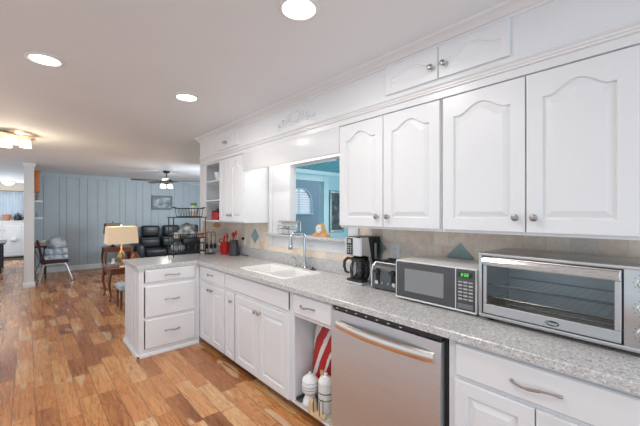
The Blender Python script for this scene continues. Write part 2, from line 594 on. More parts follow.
# tiled backsplash with diamond accents
mb = MB()
mb.box(-0.012, 0.0, 1.0, -0.0005, OY0 - 0.1, 1.36)
mb.box(-0.012, OY0 - 0.1, 1.0, -0.0005, 3.09, 1.085)
mb.box(-0.012, 3.09, 1.0, -0.0005, 4.236, 1.36)
mb.box(-0.31, 4.224, 0.914, -0.012, 4.2355, 1.36)
splash = struct('wall_backsplash', mb, 'tile')
for y, z, s in [(3.406, 1.165, 0.088), (1.585, 1.17, 0.088), (0.938, 1.16, 0.088)]:
    mb = MB().prism([(y - s, z), (y, z - s), (y + s, z), (y, z + s)], -0.0165, -0.0121, 'x')
    struct('accent_tile', mb, 'accent', splash)['label'] = 'teal glass diamond accent tile'

# casing round the opening
mb = MB()
mb.box(-0.022, OY1, 1.085, -0.0005, 3.09, 2.05, 0.004)
mb.box(-0.030, 3.02, 1.085, -0.0225, 3.09, 2.05, 0.003)
mb.box(-0.022, OY0 - 0.095, 1.085, -0.0005, OY0, 2.05, 0.004)
mb.box(-0.022, OY0, OZ1, -0.0005, OY1, 2.05, 0.004)
mb.box(-0.018, OY0, 1.085, -0.0005, OY1, 1.194, 0.003)
mb.box(-0.0225, OY1 - 0.012, OZ0 + 0.022, 0.055, OY1 - 0.0005, OZ1 - 0.001)
mb.box(-0.0225, OY0 + 0.0005, OZ0 + 0.022, 0.055, OY0 + 0.014, OZ1 - 0.001)
mb.box(-0.0225, OY0 + 0.015, OZ1 - 0.014, 0.055, OY1 - 0.015, OZ1 - 0.0005)
win = struct('window_1', mb, 'trim')
mb = MB().box(-0.085, OY0 - 0.06, 1.1945, 0.085, 3.07, 1.216, 0.003)
struct('window_sill', mb, 'granite', win)['label'] = 'narrow granite ledge'

# soffit above the wall cabinets, mouldings
mb = MB().box(-0.33, 0.02, 2.07, 0.0, 4.236, CEIL)
struct('wall_soffit', mb, 'cab')
mb = MB()
mb.prism([(-0.33, 2.355), (-0.338, 2.355), (-0.343, 2.366), (-0.352, 2.368), (-0.362, 2.384), (-0.378, 2.392), (-0.392, 2.397), (-0.398, 2.4079), (-0.33, 2.4079)], 0.02, 4.275)
mb.prism([(4.236, 2.355), (4.244, 2.355), (4.249, 2.366), (4.258, 2.368), (4.268, 2.384), (4.284, 2.392), (4.298, 2.397), (4.304, 2.4079), (4.236, 2.4079)], -0.33, -0.31, 'x')
struct('trim_crown', mb, 'trim')
mb = MB()
prof = [(-0.3305, 2.108), (-0.340, 2.110), (-0.340, 2.120), (-0.346, 2.122), (-0.346, 2.131), (-0.352, 2.134), (-0.356, 2.140), (-0.352, 2.146), (-0.347, 2.147), (-0.347, 2.155), (-0.340, 2.157), (-0.338, 2.166), (-0.3305, 2.168)]
mb.prism(prof, 0.05, 4.25)
struct('trim_soffit', mb, 'trim')
# valance board over the sink
mb = MB().box(-0.33, 1.692, 1.878, -0.312, 3.108, 2.07, 0.002)
struct('trim_valance', mb, 'cab')

# den: far panelled wall, partition with post, side wall
def grooved(mb, x0, x1, y, z0, z1, th, seed):
    """vertical board wall facing -y with narrow v-grooves at uneven spacing"""
    rnd = random.Random(seed)
    pts = []
    x = x0
    pts.append((x0, y + th))
    pts.append((x0, y))
    widths = [0.20, 0.30, 0.14, 0.26, 0.17, 0.22]
    k = 0
    while x < x1 - 0.32:
        x += widths[k % 6]
        k += 1
        pts += [(x - 0.011, y), (x - 0.004, y + 0.013), (x + 0.004, y + 0.013), (x + 0.011, y)]
    pts += [(x1, y), (x1, y + th)]
    mb.prism(pts, z0, z1, 'z')
mb = MB()
grooved(mb, -1.94, 2.2, 10.3, 0, CEIL, 0.12, 3)
struct('wall_back', mb, 'bluewall')
struct('trim_den_crown', MB().prism([(10.3, 2.335), (10.285, 2.335), (10.275, 2.36), (10.25, 2.385), (10.24, 2.4075), (10.3, 2.4075)], -1.939, 2.14, 'x'), plain('den_trim_paint', (0.58, 0.68, 0.74), 0.45, var=0.02))
struct('baseboard_back', MB().prism([(10.2995, 0), (10.283, 0), (10.283, 0.10), (10.290, 0.115), (10.2995, 0.12)], -1.939, 2.14, 'x'), 'trim')
mb = MB().box(-2.06, 8.50, 0, -1.94, 10.42, CEIL)
mb.box(-2.06, 10.42, 0, -1.94, 14.9, CEIL)
struct('wall_partition', mb, plain('partition_paint', (0.52, 0.58, 0.62), 0.5, var=0.02))
mb = MB()
mb.box(-2.075, 8.455, 0.0, -1.925, 8.4995, CEIL, 0.004)
mb.box(-2.09, 8.435, 0.0, -1.91, 8.4995, 0.10, 0.006)
mb.prism([(-2.075, 2.33), (-1.925, 2.33), (-1.90, 2.38), (-1.90, 2.4075), (-2.10, 2.4075), (-2.10, 2.38)], 8.425, 8.4995)
struct('trim_post', mb, 'trim')
mb = MB().box(2.1405, 5.72, 0, 2.2, 10.42, CEIL)
struct('wall_den_side', mb, 'bluewall')

# sunroom seen through the opening
mb = MB()
mb.box(0.72, 5.62, 0, 2.22, 5.72, 2.6)
mb.box(3.10, 5.62, 0, 5.4, 5.72, 2.6)
mb.box(2.22, 5.62, 2.17, 3.10, 5.72, 2.6)
mb.box(0.0505, 4.26, 0, 0.72, 4.32, CEIL)
mb.box(0.66, 4.32, 0, 0.72, 5.72, CEIL)
struct('wall_sunroom', mb, 'sunwall')
mb = MB()
ang = R(30.7)
cx_, cy_ = 2.6, 2.8
# beadboard ceiling: narrow boards laid slantwise, one mesh
ax = Vector((math.sin(ang), math.cos(ang), 0)); ay = Vector((math.cos(ang), -math.sin(ang), 0))
pts = []
w = -4.2
prev = None
pl = []
while w < 4.2:
    pl += [(w, 0.0), (w + 0.098, 0.0), (w + 0.104, 0.012), (w + 0.110, 0.012)]
    w += 0.116
lo = [[Vector((cx_, cy_, 2.42)) + ay * q[0] + Vector((0, 0, q[1])) + ax * a for q in pl] for a in (-5.0, 5.0)]
mb.loops(lo, False, False, closed=False)
bmesh.ops.bisect_plane(mb.bm, geom=mb.bm.verts[:] + mb.bm.edges[:] + mb.bm.faces[:], plane_co=(0.051, 0, 0), plane_no=(-1, 0, 0), clear_outer=True)
bmesh.ops.bisect_plane(mb.bm, geom=mb.bm.verts[:] + mb.bm.edges[:] + mb.bm.faces[:], plane_co=(5.4, 0, 0), plane_no=(1, 0, 0), clear_outer=True)
bmesh.ops.bisect_plane(mb.bm, geom=mb.bm.verts[:] + mb.bm.edges[:] + mb.bm.faces[:], plane_co=(0, -0.3, 0), plane_no=(0, -1, 0), clear_outer=True)
bmesh.ops.bisect_plane(mb.bm, geom=mb.bm.verts[:] + mb.bm.edges[:] + mb.bm.faces[:], plane_co=(0, 5.619, 0), plane_no=(0, 1, 0), clear_outer=True)
mb.box(0.051, 4.5, 2.45, 5.4, 5.62, 2.5)
mb.box(0.051, -0.3, 2.45, 5.4, 4.5, 2.5)
struct('ceiling_sunroom', mb, 'sunceil')
mb = MB()
mb.prism([(5.6195, 2.335), (5.60, 2.335), (5.585, 2.41), (5.6195, 2.41)], 0.725, 5.4, 'x')
struct('trim_sunroom_crown', mb, 'suntrim')
mb = MB()
mb.box(3.10, 5.597, 0, 3.26, 5.6195, 2.30, 0.004)
mb.box(2.06, 5.597, 0, 2.22, 5.6195, 2.30, 0.004)
mb.box(2.22, 5.597, 2.17, 3.10, 5.6195, 2.30, 0.004)
mb.box(3.086, 5.62, 0, 3.0995, 5.74, 2.169)
struct('door_1', mb, 'suntrim')

# room beyond the doorway: wall with an arched shuttered window
WX0, WX1, WZ0, WZ1 = 3.80, 4.78, 1.44, 2.20
mb = MB()
BY = 8.0
def arch_z(t):
    """arched head: rounded shoulders"""
    return WZ1 - 0.42 * (1 - math.sqrt(max(0, 1 - abs(2 * t - 1) ** 2.6)))
NA = 24
bot = [(2.2 + (5.4 - 2.2) * i / NA, 0) for i in range(NA + 1)]
mb.box(2.2, BY, 0, WX0, BY + 0.1, 2.6)
mb.box(WX1, BY, 0, 5.4, BY + 0.1, 2.6)
mb.box(WX0, BY, 0, WX1, BY + 0.1, WZ0)
head = [(WX0 + (WX1 - WX0) * i / NA, arch_z(i / NA)) for i in range(NA + 1)]
mb.prism(head + [(WX1, 2.6), (WX0, 2.6)], BY, BY + 0.1)
struct('wall_garden_room', mb, plain('garden_room_paint', (0.27, 0.40, 0.48), 0.6, var=0.02))
mb = MB()
mb.tube([(WX0, BY - 0.012, WZ0)] + [(p[0], BY - 0.012, p[1]) for p in head] + [(WX1, BY - 0.012, WZ0)], 0.02, 8)
mb.box(WX0 - 0.05, BY - 0.04, WZ0 - 0.04, WX1 + 0.05, BY - 0.001, WZ0)
win2 = struct('window_2', mb, 'suntrim')
sh = plain('shutter_paint', (0.86, 0.90, 0.92), 0.5, var=0.01)
mb = MB()
for k in range(3):
    xx = WX0 + 0.03 + k * (WX1 - WX0 - 0.06) / 2
    mb.box(xx - 0.028, BY + 0.02, WZ0 + 0.001, xx + 0.028, BY + 0.05, arch_z((xx - WX0) / (WX1 - WX0)) - 0.01)
for k in range(9):
    z = WZ0 + 0.05 + k * 0.075
    t = 0.0
    ts = [i / 200 for i in range(201) if arch_z(i / 200) > z + 0.05]
    if not ts: continue
    xa = WX0 + ts[0] * (WX1 - WX0) + 0.01; xb = WX0 + ts[-1] * (WX1 - WX0) - 0.01
    mb.prism([(BY + 0.015, z - 0.020), (BY + 0.020, z - 0.026), (BY + 0.055, z + 0.020), (BY + 0.050, z + 0.026)], xa, xb, 'x')
struct('shutter', mb, sh, win2)['label'] = 'white louvred plantation shutters'

# breakfast room past the post
mb = MB()
mb.box(-4.6, 14.9, 0, -3.2, 15.0, CEIL)
mb.box(-3.2, 14.9, 0, -1.94, 15.0, 1.36)
mb.box(-3.2, 14.9, 2.05, -1.94, 15.0, CEIL)
mb.box(-2.14, 14.9, 1.36, -1.94, 15.0, 2.05)
struct('wall_breakfast_room', mb, plain('breakfast_paint', (0.74, 0.68, 0.60), 0.6, var=0.02))
mb = MB()
mb.box(-3.2, 14.87, 1.31, -2.10, 14.899, 1.36); mb.box(-3.2, 14.87, 2.05, -2.10, 14.899, 2.10)
mb.box(-2.14, 14.87, 1.36, -2.10, 14.899, 2.05)
mb.box(-2.66, 14.91, 1.36, -2.63, 14.94, 2.05); mb.box(-3.2, 14.91, 1.70, -2.14, 14.94, 1.73)
win3 = struct('window_3', mb, 'trim')

# ------------------------------------------------------------------ cabinet builders
def facing_left(xf):      # fronts that look toward -x: s runs along +y
    return lambda s, t, d: (xf - d, s, t)
def facing_front(yf):     # fronts that look toward -y: s runs along +x
    return lambda s, t, d: (s, yf - d, t)

def panel_mesh(mp, s0, s1, t0, t1, th=0.019, rail=0.055, arch=0.0, groove=0.010, field=0.026):
    mb = MB()
    def lp(k, d, ar=True, a=arch):
        l, r, b, top = s0 + k, s1 - k, t0 + k, t1 - k
        out = [mp(l, b, d), mp(r, b, d)]
        for i in range(29):
            u = 1 - i / 28
            z = top
            if ar and a:
                q = (u - 0.10) / 0.80
                bump = 0.5 * (1 - math.cos(2 * PI * q)) if 0 < q < 1 else 0.0
                z = top - a * (1 - bump ** 0.72)
            out.append(mp(l + (r - l) * u, z, d))
        return out
    ls = [lp(0, 0, False), lp(0, th - 0.004, False), lp(0.0015, th - 0.001, False), lp(0.005, th, False)]
    ls += [lp(rail, th), lp(rail + 0.004, th - groove), lp(rail + 0.010, th - groove), lp(rail + 0.010 + field, th - 0.001)]
    mb.loops(ls)
    return mb

def slab_mesh(mp, s0, s1, t0, t1, th=0.019, edge=0.010):
    mb = MB()
    def lp(k, d):
        return [mp(s0 + k, t0 + k, d), mp(s1 - k, t0 + k, d), mp(s1 - k, t1 - k, d), mp(s0 + k, t1 - k, d)]
    mb.loops([lp(0, 0), lp(0, th * 0.55), lp(0.002, th * 0.62), lp(edge * 0.5, th * 0.80), lp(edge, th)])
    return mb

def knob(mp, s, t, d0, parent):
    p = Vector(mp(s, t, d0)); q = Vector(mp(s, t, d0 + 0.05))
    mb = MB().lathe([(0.009, 0), (0.009, 0.002), (0.0055, 0.005), (0.005, 0.012), (0.011, 0.016), (0.0155, 0.020), (0.0165, 0.024), (0.014, 0.028), (0.008, 0.0305), (0.001, 0.031)], p, q - p, 16)
    return part('knob', mb, 'nickel', parent)

def pull(mp, s, t, d0, parent, ln=0.14, vertical=False):
    """slim wavy bow pull with a beaded middle"""
    pts = []; rr = []
    n = 30
    for i in range(n + 1):
        u = i / n
        bow = math.sin(PI * u)
        pts.append(mp(s + ln * (u - 0.5), t + 0.005 * math.sin(2 * PI * u), d0 + 0.003 + 0.024 * bow ** 0.7))
        r = 0.0042
        if u < 0.10 or u > 0.90: r = 0.0055
        if 0.36 < u < 0.64: r = 0.0048 + 0.0018 * abs(math.sin((u - 0.36) / 0.28 * 4 * PI))
        rr.append(r)
    mb = MB().tube(pts, rr, 8)
    for e in (0.0, 1.0):
        a = Vector(mp(s + ln * (e - 0.5) * 0.96, t, d0 - 0.0005)); b = Vector(mp(s + ln * (e - 0.5) * 0.96, t, d0 + 0.006))
        mb.cyl(a, b, 0.0065, 0.0045, 10)
    return part('handle', mb, 'nickel', parent)

def carcass(parent, y0, y1, z0, z1, xf=-0.60, xb=-0.005, stile0=0.03, stile1=0.03, rails=(), top=False, inner='cab', name='carcass'):
    """cabinet box of real panels facing -x: sides, floor, back, face frame"""
    mb = MB()
    e = 0.0006
    y0 += e; y1 -= e
    mb.box(xf + 0.019, y0, z0, xb, y0 + 0.016, z1)
    mb.box(xf + 0.019, y1 - 0.016, z0, xb, y1, z1)
    mb.box(xf + 0.019, y0 + 0.016, z0, xb, y1 - 0.016, z0 + 0.016)
    mb.box(xb - 0.008, y0 + 0.016, z0 + 0.016, xb, y1 - 0.016, z1)
    if top:
        mb.box(xf + 0.019, y0 + 0.016, z1 - 0.016, xb - 0.008, y1 - 0.016, z1)
    mb.box(xf, y0, z0, xf + 0.019, y0 + stile0, z1, 0.001, 1)
    mb.box(xf, y1 - stile1, z0, xf + 0.019, y1, z1, 0.001, 1)
    for a, b in rails:
        mb.box(xf, y0 + stile0, a, xf + 0.019, y1 - stile1, b, 0.001, 1)
    return part(name, mb, inner, parent)

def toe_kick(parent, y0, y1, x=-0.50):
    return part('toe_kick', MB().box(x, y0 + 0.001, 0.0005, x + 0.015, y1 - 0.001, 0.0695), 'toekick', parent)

CT0, CT1 = 0.878, 0.914
ZD0, ZD1 = 0.078, 0.690     # base door bottom / top
ZR0, ZR1 = 0.722, 0.862     # base drawer bottom / top
XF = -0.60
FL = facing_left(XF)

# right-hand base cabinet
t = thing('base_cabinet', 'white base cabinet with one wide drawer, under the toaster oven at right', 'cabinet', (XF / 2, 0.37, 0), group='base cabinets')
carcass(t, 0.025, 0.7155, 0.07, CT0 - 0.001, stile0=0.065, stile1=0.035, rails=[(0.07, 0.085), (0.688, 0.726), (0.855, CT0 - 0.001)])
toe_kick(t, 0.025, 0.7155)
dr = part('drawer', slab_mesh(FL, 0.085, 0.683, ZR0 - 0.006, ZR1 - 0.004), 'cab', t)
pull(FL, 0.372, 0.783, 0.019, dr, 0.165)
for a, b, kn in [(0.3745, 0.683, 0.405), (0.085, 0.3705, 0.34)]:
    d = part('door', panel_mesh(FL, a, b, ZD0, ZD1 + 0.012), 'cab', t)
    knob(FL, kn, 0.545, 0.019, d)

# open cabinet beside the dishwasher: drawer above, no door
t = thing('base_cabinet', 'white base cabinet missing its door, stuffed with bags and jars', 'cabinet', (XF / 2, 1.67, 0), group='base cabinets')
carcass(t, 1.462, 1.902, 0.07, CT0 - 0.001, stile0=0.022, stile1=0.03, rails=[(0.07, 0.086), (0.700, 0.728), (0.855, CT0 - 0.001)])
toe_kick(t, 1.462, 1.902)
part('shelf_liner', MB().box(XF + 0.0005, 1.482, 0.0865, -0.02, 1.884, 0.0885), plain('stone_pattern_liner', (0.56, 0.49, 0.42), 0.5, var=0.22, scale=22), t)
dr = part('drawer', slab_mesh(FL, 1.470, 1.868, ZR0, ZR1), 'cab', t)
pull(FL, 1.70, 0.795, 0.019, dr, 0.15)

# sink cabinet: long false front over three doors
t = thing('base_cabinet', 'long white cabinet with false front and three doors, below the sink', 'cabinet', (XF / 2, 2.43, 0), group='base cabinets')
carcass(t, 1.904, 2.958, 0.07, CT0 - 0.001, stile0=0.02, stile1=0.02, rails=[(0.07, 0.085), (0.690, 0.726), (0.855, CT0 - 0.001)])
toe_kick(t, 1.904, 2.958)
part('false_front', slab_mesh(FL, 1.935, 2.945, ZR0, ZR1), 'cab', t)
for a, b, kn, rl in [(1.918, 2.331, 2.303, 0.06), (2.337, 2.735, 2.366, 0.06), (2.757, 2.945, 2.80, 0.045)]:
    d = part('door', panel_mesh(FL, a, b, ZD0, ZD1, rail=rl), 'cab', t)
    knob(FL, kn, 0.622, 0.019, d)

# corner cabinet next to the peninsula
t = thing('base_cabinet', 'narrow white cabinet with drawer and door pair, in the inner corner', 'cabinet', (XF / 2, 3.28, 0), group='base cabinets')
carcass(t, 2.96, 3.602, 0.07, CT0 - 0.001, stile0=0.02, stile1=0.05, rails=[(0.07, 0.085), (0.690, 0.726), (0.855, CT0 - 0.001)])
toe_kick(t, 2.96, 3.60)
dr = part('drawer', slab_mesh(FL, 2.972, 3.545, ZR0, ZR1), 'cab', t)
pull(FL, 3.27, 0.797, 0.019, dr, 0.13)
for a, b, kn in [(2.972, 3.256, 3.225), (3.260, 3.545, 3.291)]:
    d = part('door', panel_mesh(FL, a, b, ZD0, ZD1, rail=0.055), 'cab', t)
    knob(FL, kn, 0.640, 0.019, d)

# peninsula of drawers
PY = 3.604
FF = facing_front(PY)
t = thing('base_cabinet', 'white peninsula cabinet with three wide drawers and a beaded end panel', 'cabinet', (-0.91, 3.92, 0), group='base cabinets')
mb = MB()
mb.box(-1.196, PY + 0.019, 0.02, -1.180, 4.215, CT0 - 0.001)
mb.box(-0.640, PY + 0.019, 0.02, -0.624, 4.215, CT0 - 0.001)
mb.box(-1.180, 4.205, 0.02, -0.640, 4.215, CT0 - 0.001)
mb.box(-1.180, PY + 0.019, 0.05, -0.640, 4.205, 0.066)
mb.box(-1.196, PY, 0.02, -1.160, PY + 0.019, CT0 - 0.001)
mb.box(-0.655, PY, 0.02, -0.602, PY + 0.019, CT0 - 0.001)
for a, b in [(0.02, 0.07), (0.355, 0.385), (0.690, 0.735), (0.855, CT0 - 0.001)]:
    mb.box(-1.160, PY, a, -0.655, PY + 0.019, b)
part('carcass', mb, 'cab', t)
for a, b, hz in [(0.735, 0.862, 0.797), (0.386, 0.700, 0.548), (0.070, 0.364, 0.225)]:
    dr = part('drawer', slab_mesh(FF, -1.150, -0.652, a, b), 'cab', t)
    pull(FF, -0.896, hz, 0.019, dr, 0.145)
# beaded end panel
pts = [(-1.1965, PY - 0.001)]
y = PY
wd = [0.034, 0.060, 0.034, 0.060]
pts = [(-1.1965, PY + 0.0), (-1.206, PY + 0.0)]
k = 0
while y < 4.16:
    y += [0.045, 0.085, 0.045, 0.085][k % 4]
    k += 1
    y = min(y, 4.20)
    pts += [(-1.206, y - 0.007), (-1.1985, y - 0.002), (-1.1985, y + 0.002), (-1.206, y + 0.007)]
pts += [(-1.206, 4.215), (-1.1965, 4.215)]
part('end_panel', MB().prism(pts, 0.02, CT0 - 0.001, 'z'), 'cab', t)
mb = MB()
mb.prism([(PY - 0.020, 0.0005), (PY - 0.020, 0.018), (PY - 0.012, 0.030), (PY - 0.001, 0.034), (PY - 0.001, 0.0005)], -1.2265, -0.612, 'x')
mb.prism([(-1.2265, 0.0005), (-1.2265, 0.018), (-1.220, 0.030), (-1.2068, 0.034), (-1.2068, 0.0005)], PY - 0.020, 4.23)
part('base_moulding', mb, 'cab', t)

# countertop: one L-shaped slab with the sink cut-out and a granite upstand
SX0, SX1, SY0, SY1 = -0.525, -0.115, 2.105, 2.835
t = thing('countertop', 'speckled grey granite countertop running along the wall and round the peninsula', 'countertop', (-0.32, 2.1, CT0))
mb = MB()
CX = -0.637
outer = [(CX, 0.012), (-0.001, 0.012), (-0.001, 4.223), (-1.2265, 4.234), (-1.2265, 3.584), (CX, 3.584)]
hole = [(SX0 + 0.02, SY0 + 0.02), (SX1 - 0.02, SY0 + 0.02), (SX1 - 0.02, SY1 - 0.02), (SX0 + 0.02, SY1 - 0.02)]
bm = mb.bm
def ring(pts, z):
    vs = [bm.verts.new((p[0], p[1], z)) for p in pts]
    es = [bm.edges.new((vs[i], vs[(i + 1) % len(vs)])) for i in range(len(vs))]
    return vs, es
def inset_poly(poly, k):
    out = []
    n = len(poly)
    for i in range(n):
        p = Vector(poly[i]); a = Vector(poly[i - 1]); b = Vector(poly[(i + 1) % n])
        e1 = (p - a).normalized(); e2 = (b - p).normalized()
        n1 = Vector((-e1.y, e1.x)); n2 = Vector((-e2.y, e2.x))
        m = (n1 + n2); m = m / m.length_squared * 2 if m.length_squared > 1e-6 else n1
        out.append(tuple(p + m * k * 1.0))
    return out
ins = inset_poly(outer, 0.004)
vo_t, eo_t = ring(ins, CT1)
vh_t, eh_t = ring(hole, CT1)
bmesh.ops.triangle_fill(bm, edges=eo_t + eh_t, use_beauty=True)
vo_b, eo_b = ring(outer, CT0)
vh_b, eh_b = ring(hole, CT0)
bmesh.ops.triangle_fill(bm, edges=eo_b + eh_b, use_beauty=True)
vm, em = ring(outer, CT1 - 0.004)
for A, B in ((vo_b, vm), (vm, vo_t), (vh_b, vh_t)):
    n = len(A)
    for i in range(n):
        mb._face([A[i], A[(i + 1) % n], B[(i + 1) % n], B[i]])
part('worktop', mb, 'granite', t)
mb = MB()
mb.box(-0.026, 0.014, CT1 - 0.0005, -0.0125, 4.2235, 1.016, 0.002, 1)
mb.box(-0.31, 4.205, CT1 - 0.0005, -0.0265, 4.2235, 1.016, 0.002, 1)
part('upstand', mb, 'granite', t)

# sink
t = thing('kitchen_sink', 'white double-bowl drop-in sink set in the granite below the opening', 'sink', ((SX0 + SX1) / 2, (SY0 + SY1) / 2, 0.73))
zr = CT1 + 0.007
ym = SY0 + 0.30
def rrect(x0, x1, y0, y1, r, z, n=5):
    out = []
    for cx, cy, a0 in [(x1 - r, y1 - r, 0), (x0 + r, y1 - r, 90), (x0 + r, y0 + r, 180), (x1 - r, y0 + r, 270)]:
        for i in range(n + 1):
            a = R(a0 + 90 * i / n)
            out.append((cx + r * math.cos(a), cy + r * math.sin(a), z))
    return out
mb = MB()
bm = mb.bm
def ring3(pts):
    vs = [bm.verts.new(p) for p in pts]
    return vs, [bm.edges.new((vs[i], vs[(i + 1) % len(vs)])) for i in range(len(vs))]
o_t = ring3(rrect(SX0 + 0.006, SX1 - 0.006, SY0 + 0.006, SY1 - 0.006, 0.03, zr))
o_b = ring3(rrect(SX0, SX1, SY0, SY1, 0.034, CT1 + 0.0006))
bowls = []
for a, b in [(SY0 + 0.03, ym - 0.012), (ym + 0.012, SY1 - 0.03)]:
    t0 = ring3(rrect(SX0 + 0.03, SX1 - 0.075, a, b, 0.045, zr))
    t1 = ring3(rrect(SX0 + 0.034, SX1 - 0.079, a + 0.004, b - 0.004, 0.045, zr - 0.006))
    t2 = ring3(rrect(SX0 + 0.045, SX1 - 0.09, a + 0.015, b - 0.015, 0.05, 0.76))
    t3 = ring3(rrect(SX0 + 0.085, SX1 - 0.13, a + 0.05, b - 0.05, 0.03, 0.735))
    for p, q in ((t0, t1), (t1, t2), (t2, t3)):
        n = len(p[0])
        for i in range(n):
            mb._face([p[0][i], p[0][(i + 1) % n], q[0][(i + 1) % n], q[0][i]])
    mb._face(t3[0])
    bowls.append(t0)
bmesh.ops.triangle_fill(bm, edges=o_t[1] + bowls[0][1] + bowls[1][1], use_beauty=True)
n = len(o_t[0])
for i in range(n):
    mb._face([o_b[0][i], o_b[0][(i + 1) % n], o_t[0][(i + 1) % n], o_t[0][i]])
part('basin', mb, 'sinkw', t)
for yc in (SY0 + 0.155, SY0 + 0.51):
    part('drain', MB().lathe([(0.04, 0), (0.042, 0.002), (0.03, 0.003), (0.026, 0.001), (0.001, 0.001)], (-0.34, yc, 0.7355), n=20), 'chrome', t)

# faucet
t = thing('faucet', 'chrome pull-down kitchen faucet with hanging spray head behind the sink', 'faucet', (-0.075, 2.40, CT1 + 0.0))
fx, fy = -0.075, 2.40
part('base_plate', MB().lathe([(0.030, 0), (0.031, 0.006), (0.026, 0.012), (0.020, 0.05), (0.017, 0.07)], (fx, fy, CT1 + 0.0005), n=20), 'chrome', t)
pts = [(fx, fy, CT1 + 0.06), (fx, fy, 1.20)]
for i in range(1, 9):
    a = PI / 2 * i / 8
    pts.append((fx - 0.05 * (1 - math.cos(a)), fy, 1.20 + 0.05 * math.sin(a)))
pts += [(fx - 0.08, fy, 1.25), (fx - 0.12, fy, 1.25)]
for i in range(1, 9):
    a = PI / 2 * i / 8
    pts.append((fx - 0.12 - 0.045 * math.sin(a), fy, 1.25 - 0.045 * (1 - math.cos(a))))
part('spout', MB().tube(pts, 0.0125, 12), 'chrome', t)
part('spray_head', MB().lathe([(0.013, 0), (0.014, -0.02), (0.020, -0.05), (0.022, -0.095), (0.018, -0.105), (0.001, -0.106)], (fx - 0.165, fy, 1.206), n=16), 'chrome', t)
mb = MB().cyl((fx, fy + 0.01, 0.97), (fx, fy + 0.045, 0.975), 0.010, 0.012, 12)
mb.tube([(fx, fy + 0.04, 0.975), (fx - 0.01, fy + 0.055, 1.0), (fx - 0.02, fy + 0.065, 1.05)], [0.008, 0.007, 0.005], 8)
part('lever', mb, 'chrome', t)
t = thing('soap_dispenser', 'small chrome pump dispenser on the counter left of the faucet', 'soap dispenser', (-0.075, 2.545, CT1))
part('collar', MB().lathe([(0.020, 0), (0.020, 0.006), (0.013, 0.010), (0.011, 0.055), (0.008, 0.06)], (-0.075, 2.545, CT1 + 0.0005), n=16), 'chrome', t)
part('pump_spout', MB().tube([(-0.075, 2.545, CT1 + 0.058), (-0.075, 2.545, CT1 + 0.085), (-0.09, 2.545, CT1 + 0.095), (-0.13, 2.545, CT1 + 0.085)], [0.007, 0.007, 0.006, 0.005], 8), 'chrome', t)
single('drain_stopper', MB().lathe([(0.030, 0), (0.032, 0.005), (0.022, 0.010), (0.008, 0.012), (0.008, 0.028), (0.001, 0.030)], (-0.072, 2.285, CT1 + 0.0005), n=18), 'black',
       'small black stopper lying on the counter right of the faucet', 'stopper')

# ------------------------------------------------------------------ wall cabinets
XU = -0.312
FU = facing_left(XU)
UZ0, UZ1 = 1.332, 2.0695
def wall_cabinet(label, y0, y1, doors, stile0=0.03):
    t = thing('wall_cabinet', label, 'cabinet', (-0.16, (y0 + y1) / 2, UZ0), group='wall cabinets')
    carcass(t, y0, y1, UZ0, UZ1, xf=XU, stile0=stile0, rails=[(UZ0, UZ0 + 0.02), (UZ1 - 0.03, UZ1)], top=True)
    for a, b, kn in doors:
        d = part('door', panel_mesh(FU, a, b, UZ0 + 0.013, UZ1 - 0.006, rail=0.062, arch=0.050, groove=0.011), 'cab', t)
        knob(FU, kn, UZ0 + 0.082, 0.019, d)
    return t
wall_cabinet('white wall cabinet with wide arched doors, above the toaster oven at right', 0.03, 0.896, [(0.112, 0.484, 0.449), (0.489, 0.888, 0.524)], 0.09)
wall_cabinet('white wall cabinet with two arched doors, above the coffee maker', 0.898, 1.690, [(0.906, 1.290, 1.250), (1.295, 1.684, 1.334)])
# far cabinet: two doors and an open shelf bay
y0, y1 = 3.110, 4.2225
t = thing('wall_cabinet', 'white wall cabinet with narrow arched doors and an open shelf bay, at the far end', 'cabinet', (-0.16, 3.66, UZ0), group='wall cabinets')
mb = MB()
mb.box(XU, y0, UZ0, -0.013, y0 + 0.018, UZ1)
mb.box(XU + 0.019, 3.695, UZ0 + 0.016, -0.013, 3.711, UZ1 - 0.016)
mb.box(XU + 0.019, y1 - 0.018, UZ0, -0.013, y1, UZ1)
mb.box(XU + 0.019, y0 + 0.018, UZ0, -0.013, y1 - 0.018, UZ0 + 0.016)
mb.box(XU + 0.019, y0 + 0.018, UZ1 - 0.016, -0.013, y1 - 0.018, UZ1)
mb.box(-0.021, y0 + 0.018, UZ0 + 0.016, -0.013, y1 - 0.018, UZ1 - 0.016)
mb.box(XU, y1 - 0.10, UZ0, XU + 0.019, y1, UZ1)
mb.box(XU, 3.690, UZ0, XU + 0.019, 3.716, UZ1)
mb.box(XU, y0 + 0.018, UZ1 - 0.02, XU + 0.019, y1 - 0.1, UZ1)
mb.box(XU, y0 + 0.018, UZ0, XU + 0.019, y1 - 0.1, UZ0 + 0.02)
part('carcass', mb, 'cab', t)
for z in (1.585, 1.825):
    part('shelf', MB().box(XU, 3.717, z, -0.022, y1 - 0.101, z + 0.018, 0.002, 1), 'cab', t)
for a, b, kn in [(3.122, 3.404, 3.378), (3.408, 3.690, 3.440)]:
    d = part('door', panel_mesh(FU, a, b, UZ0 + 0.013, UZ1 - 0.006, rail=0.05, arch=0.055, groove=0.008), 'cab', t)
    knob(FU, kn, UZ0 + 0.082, 0.019, d)

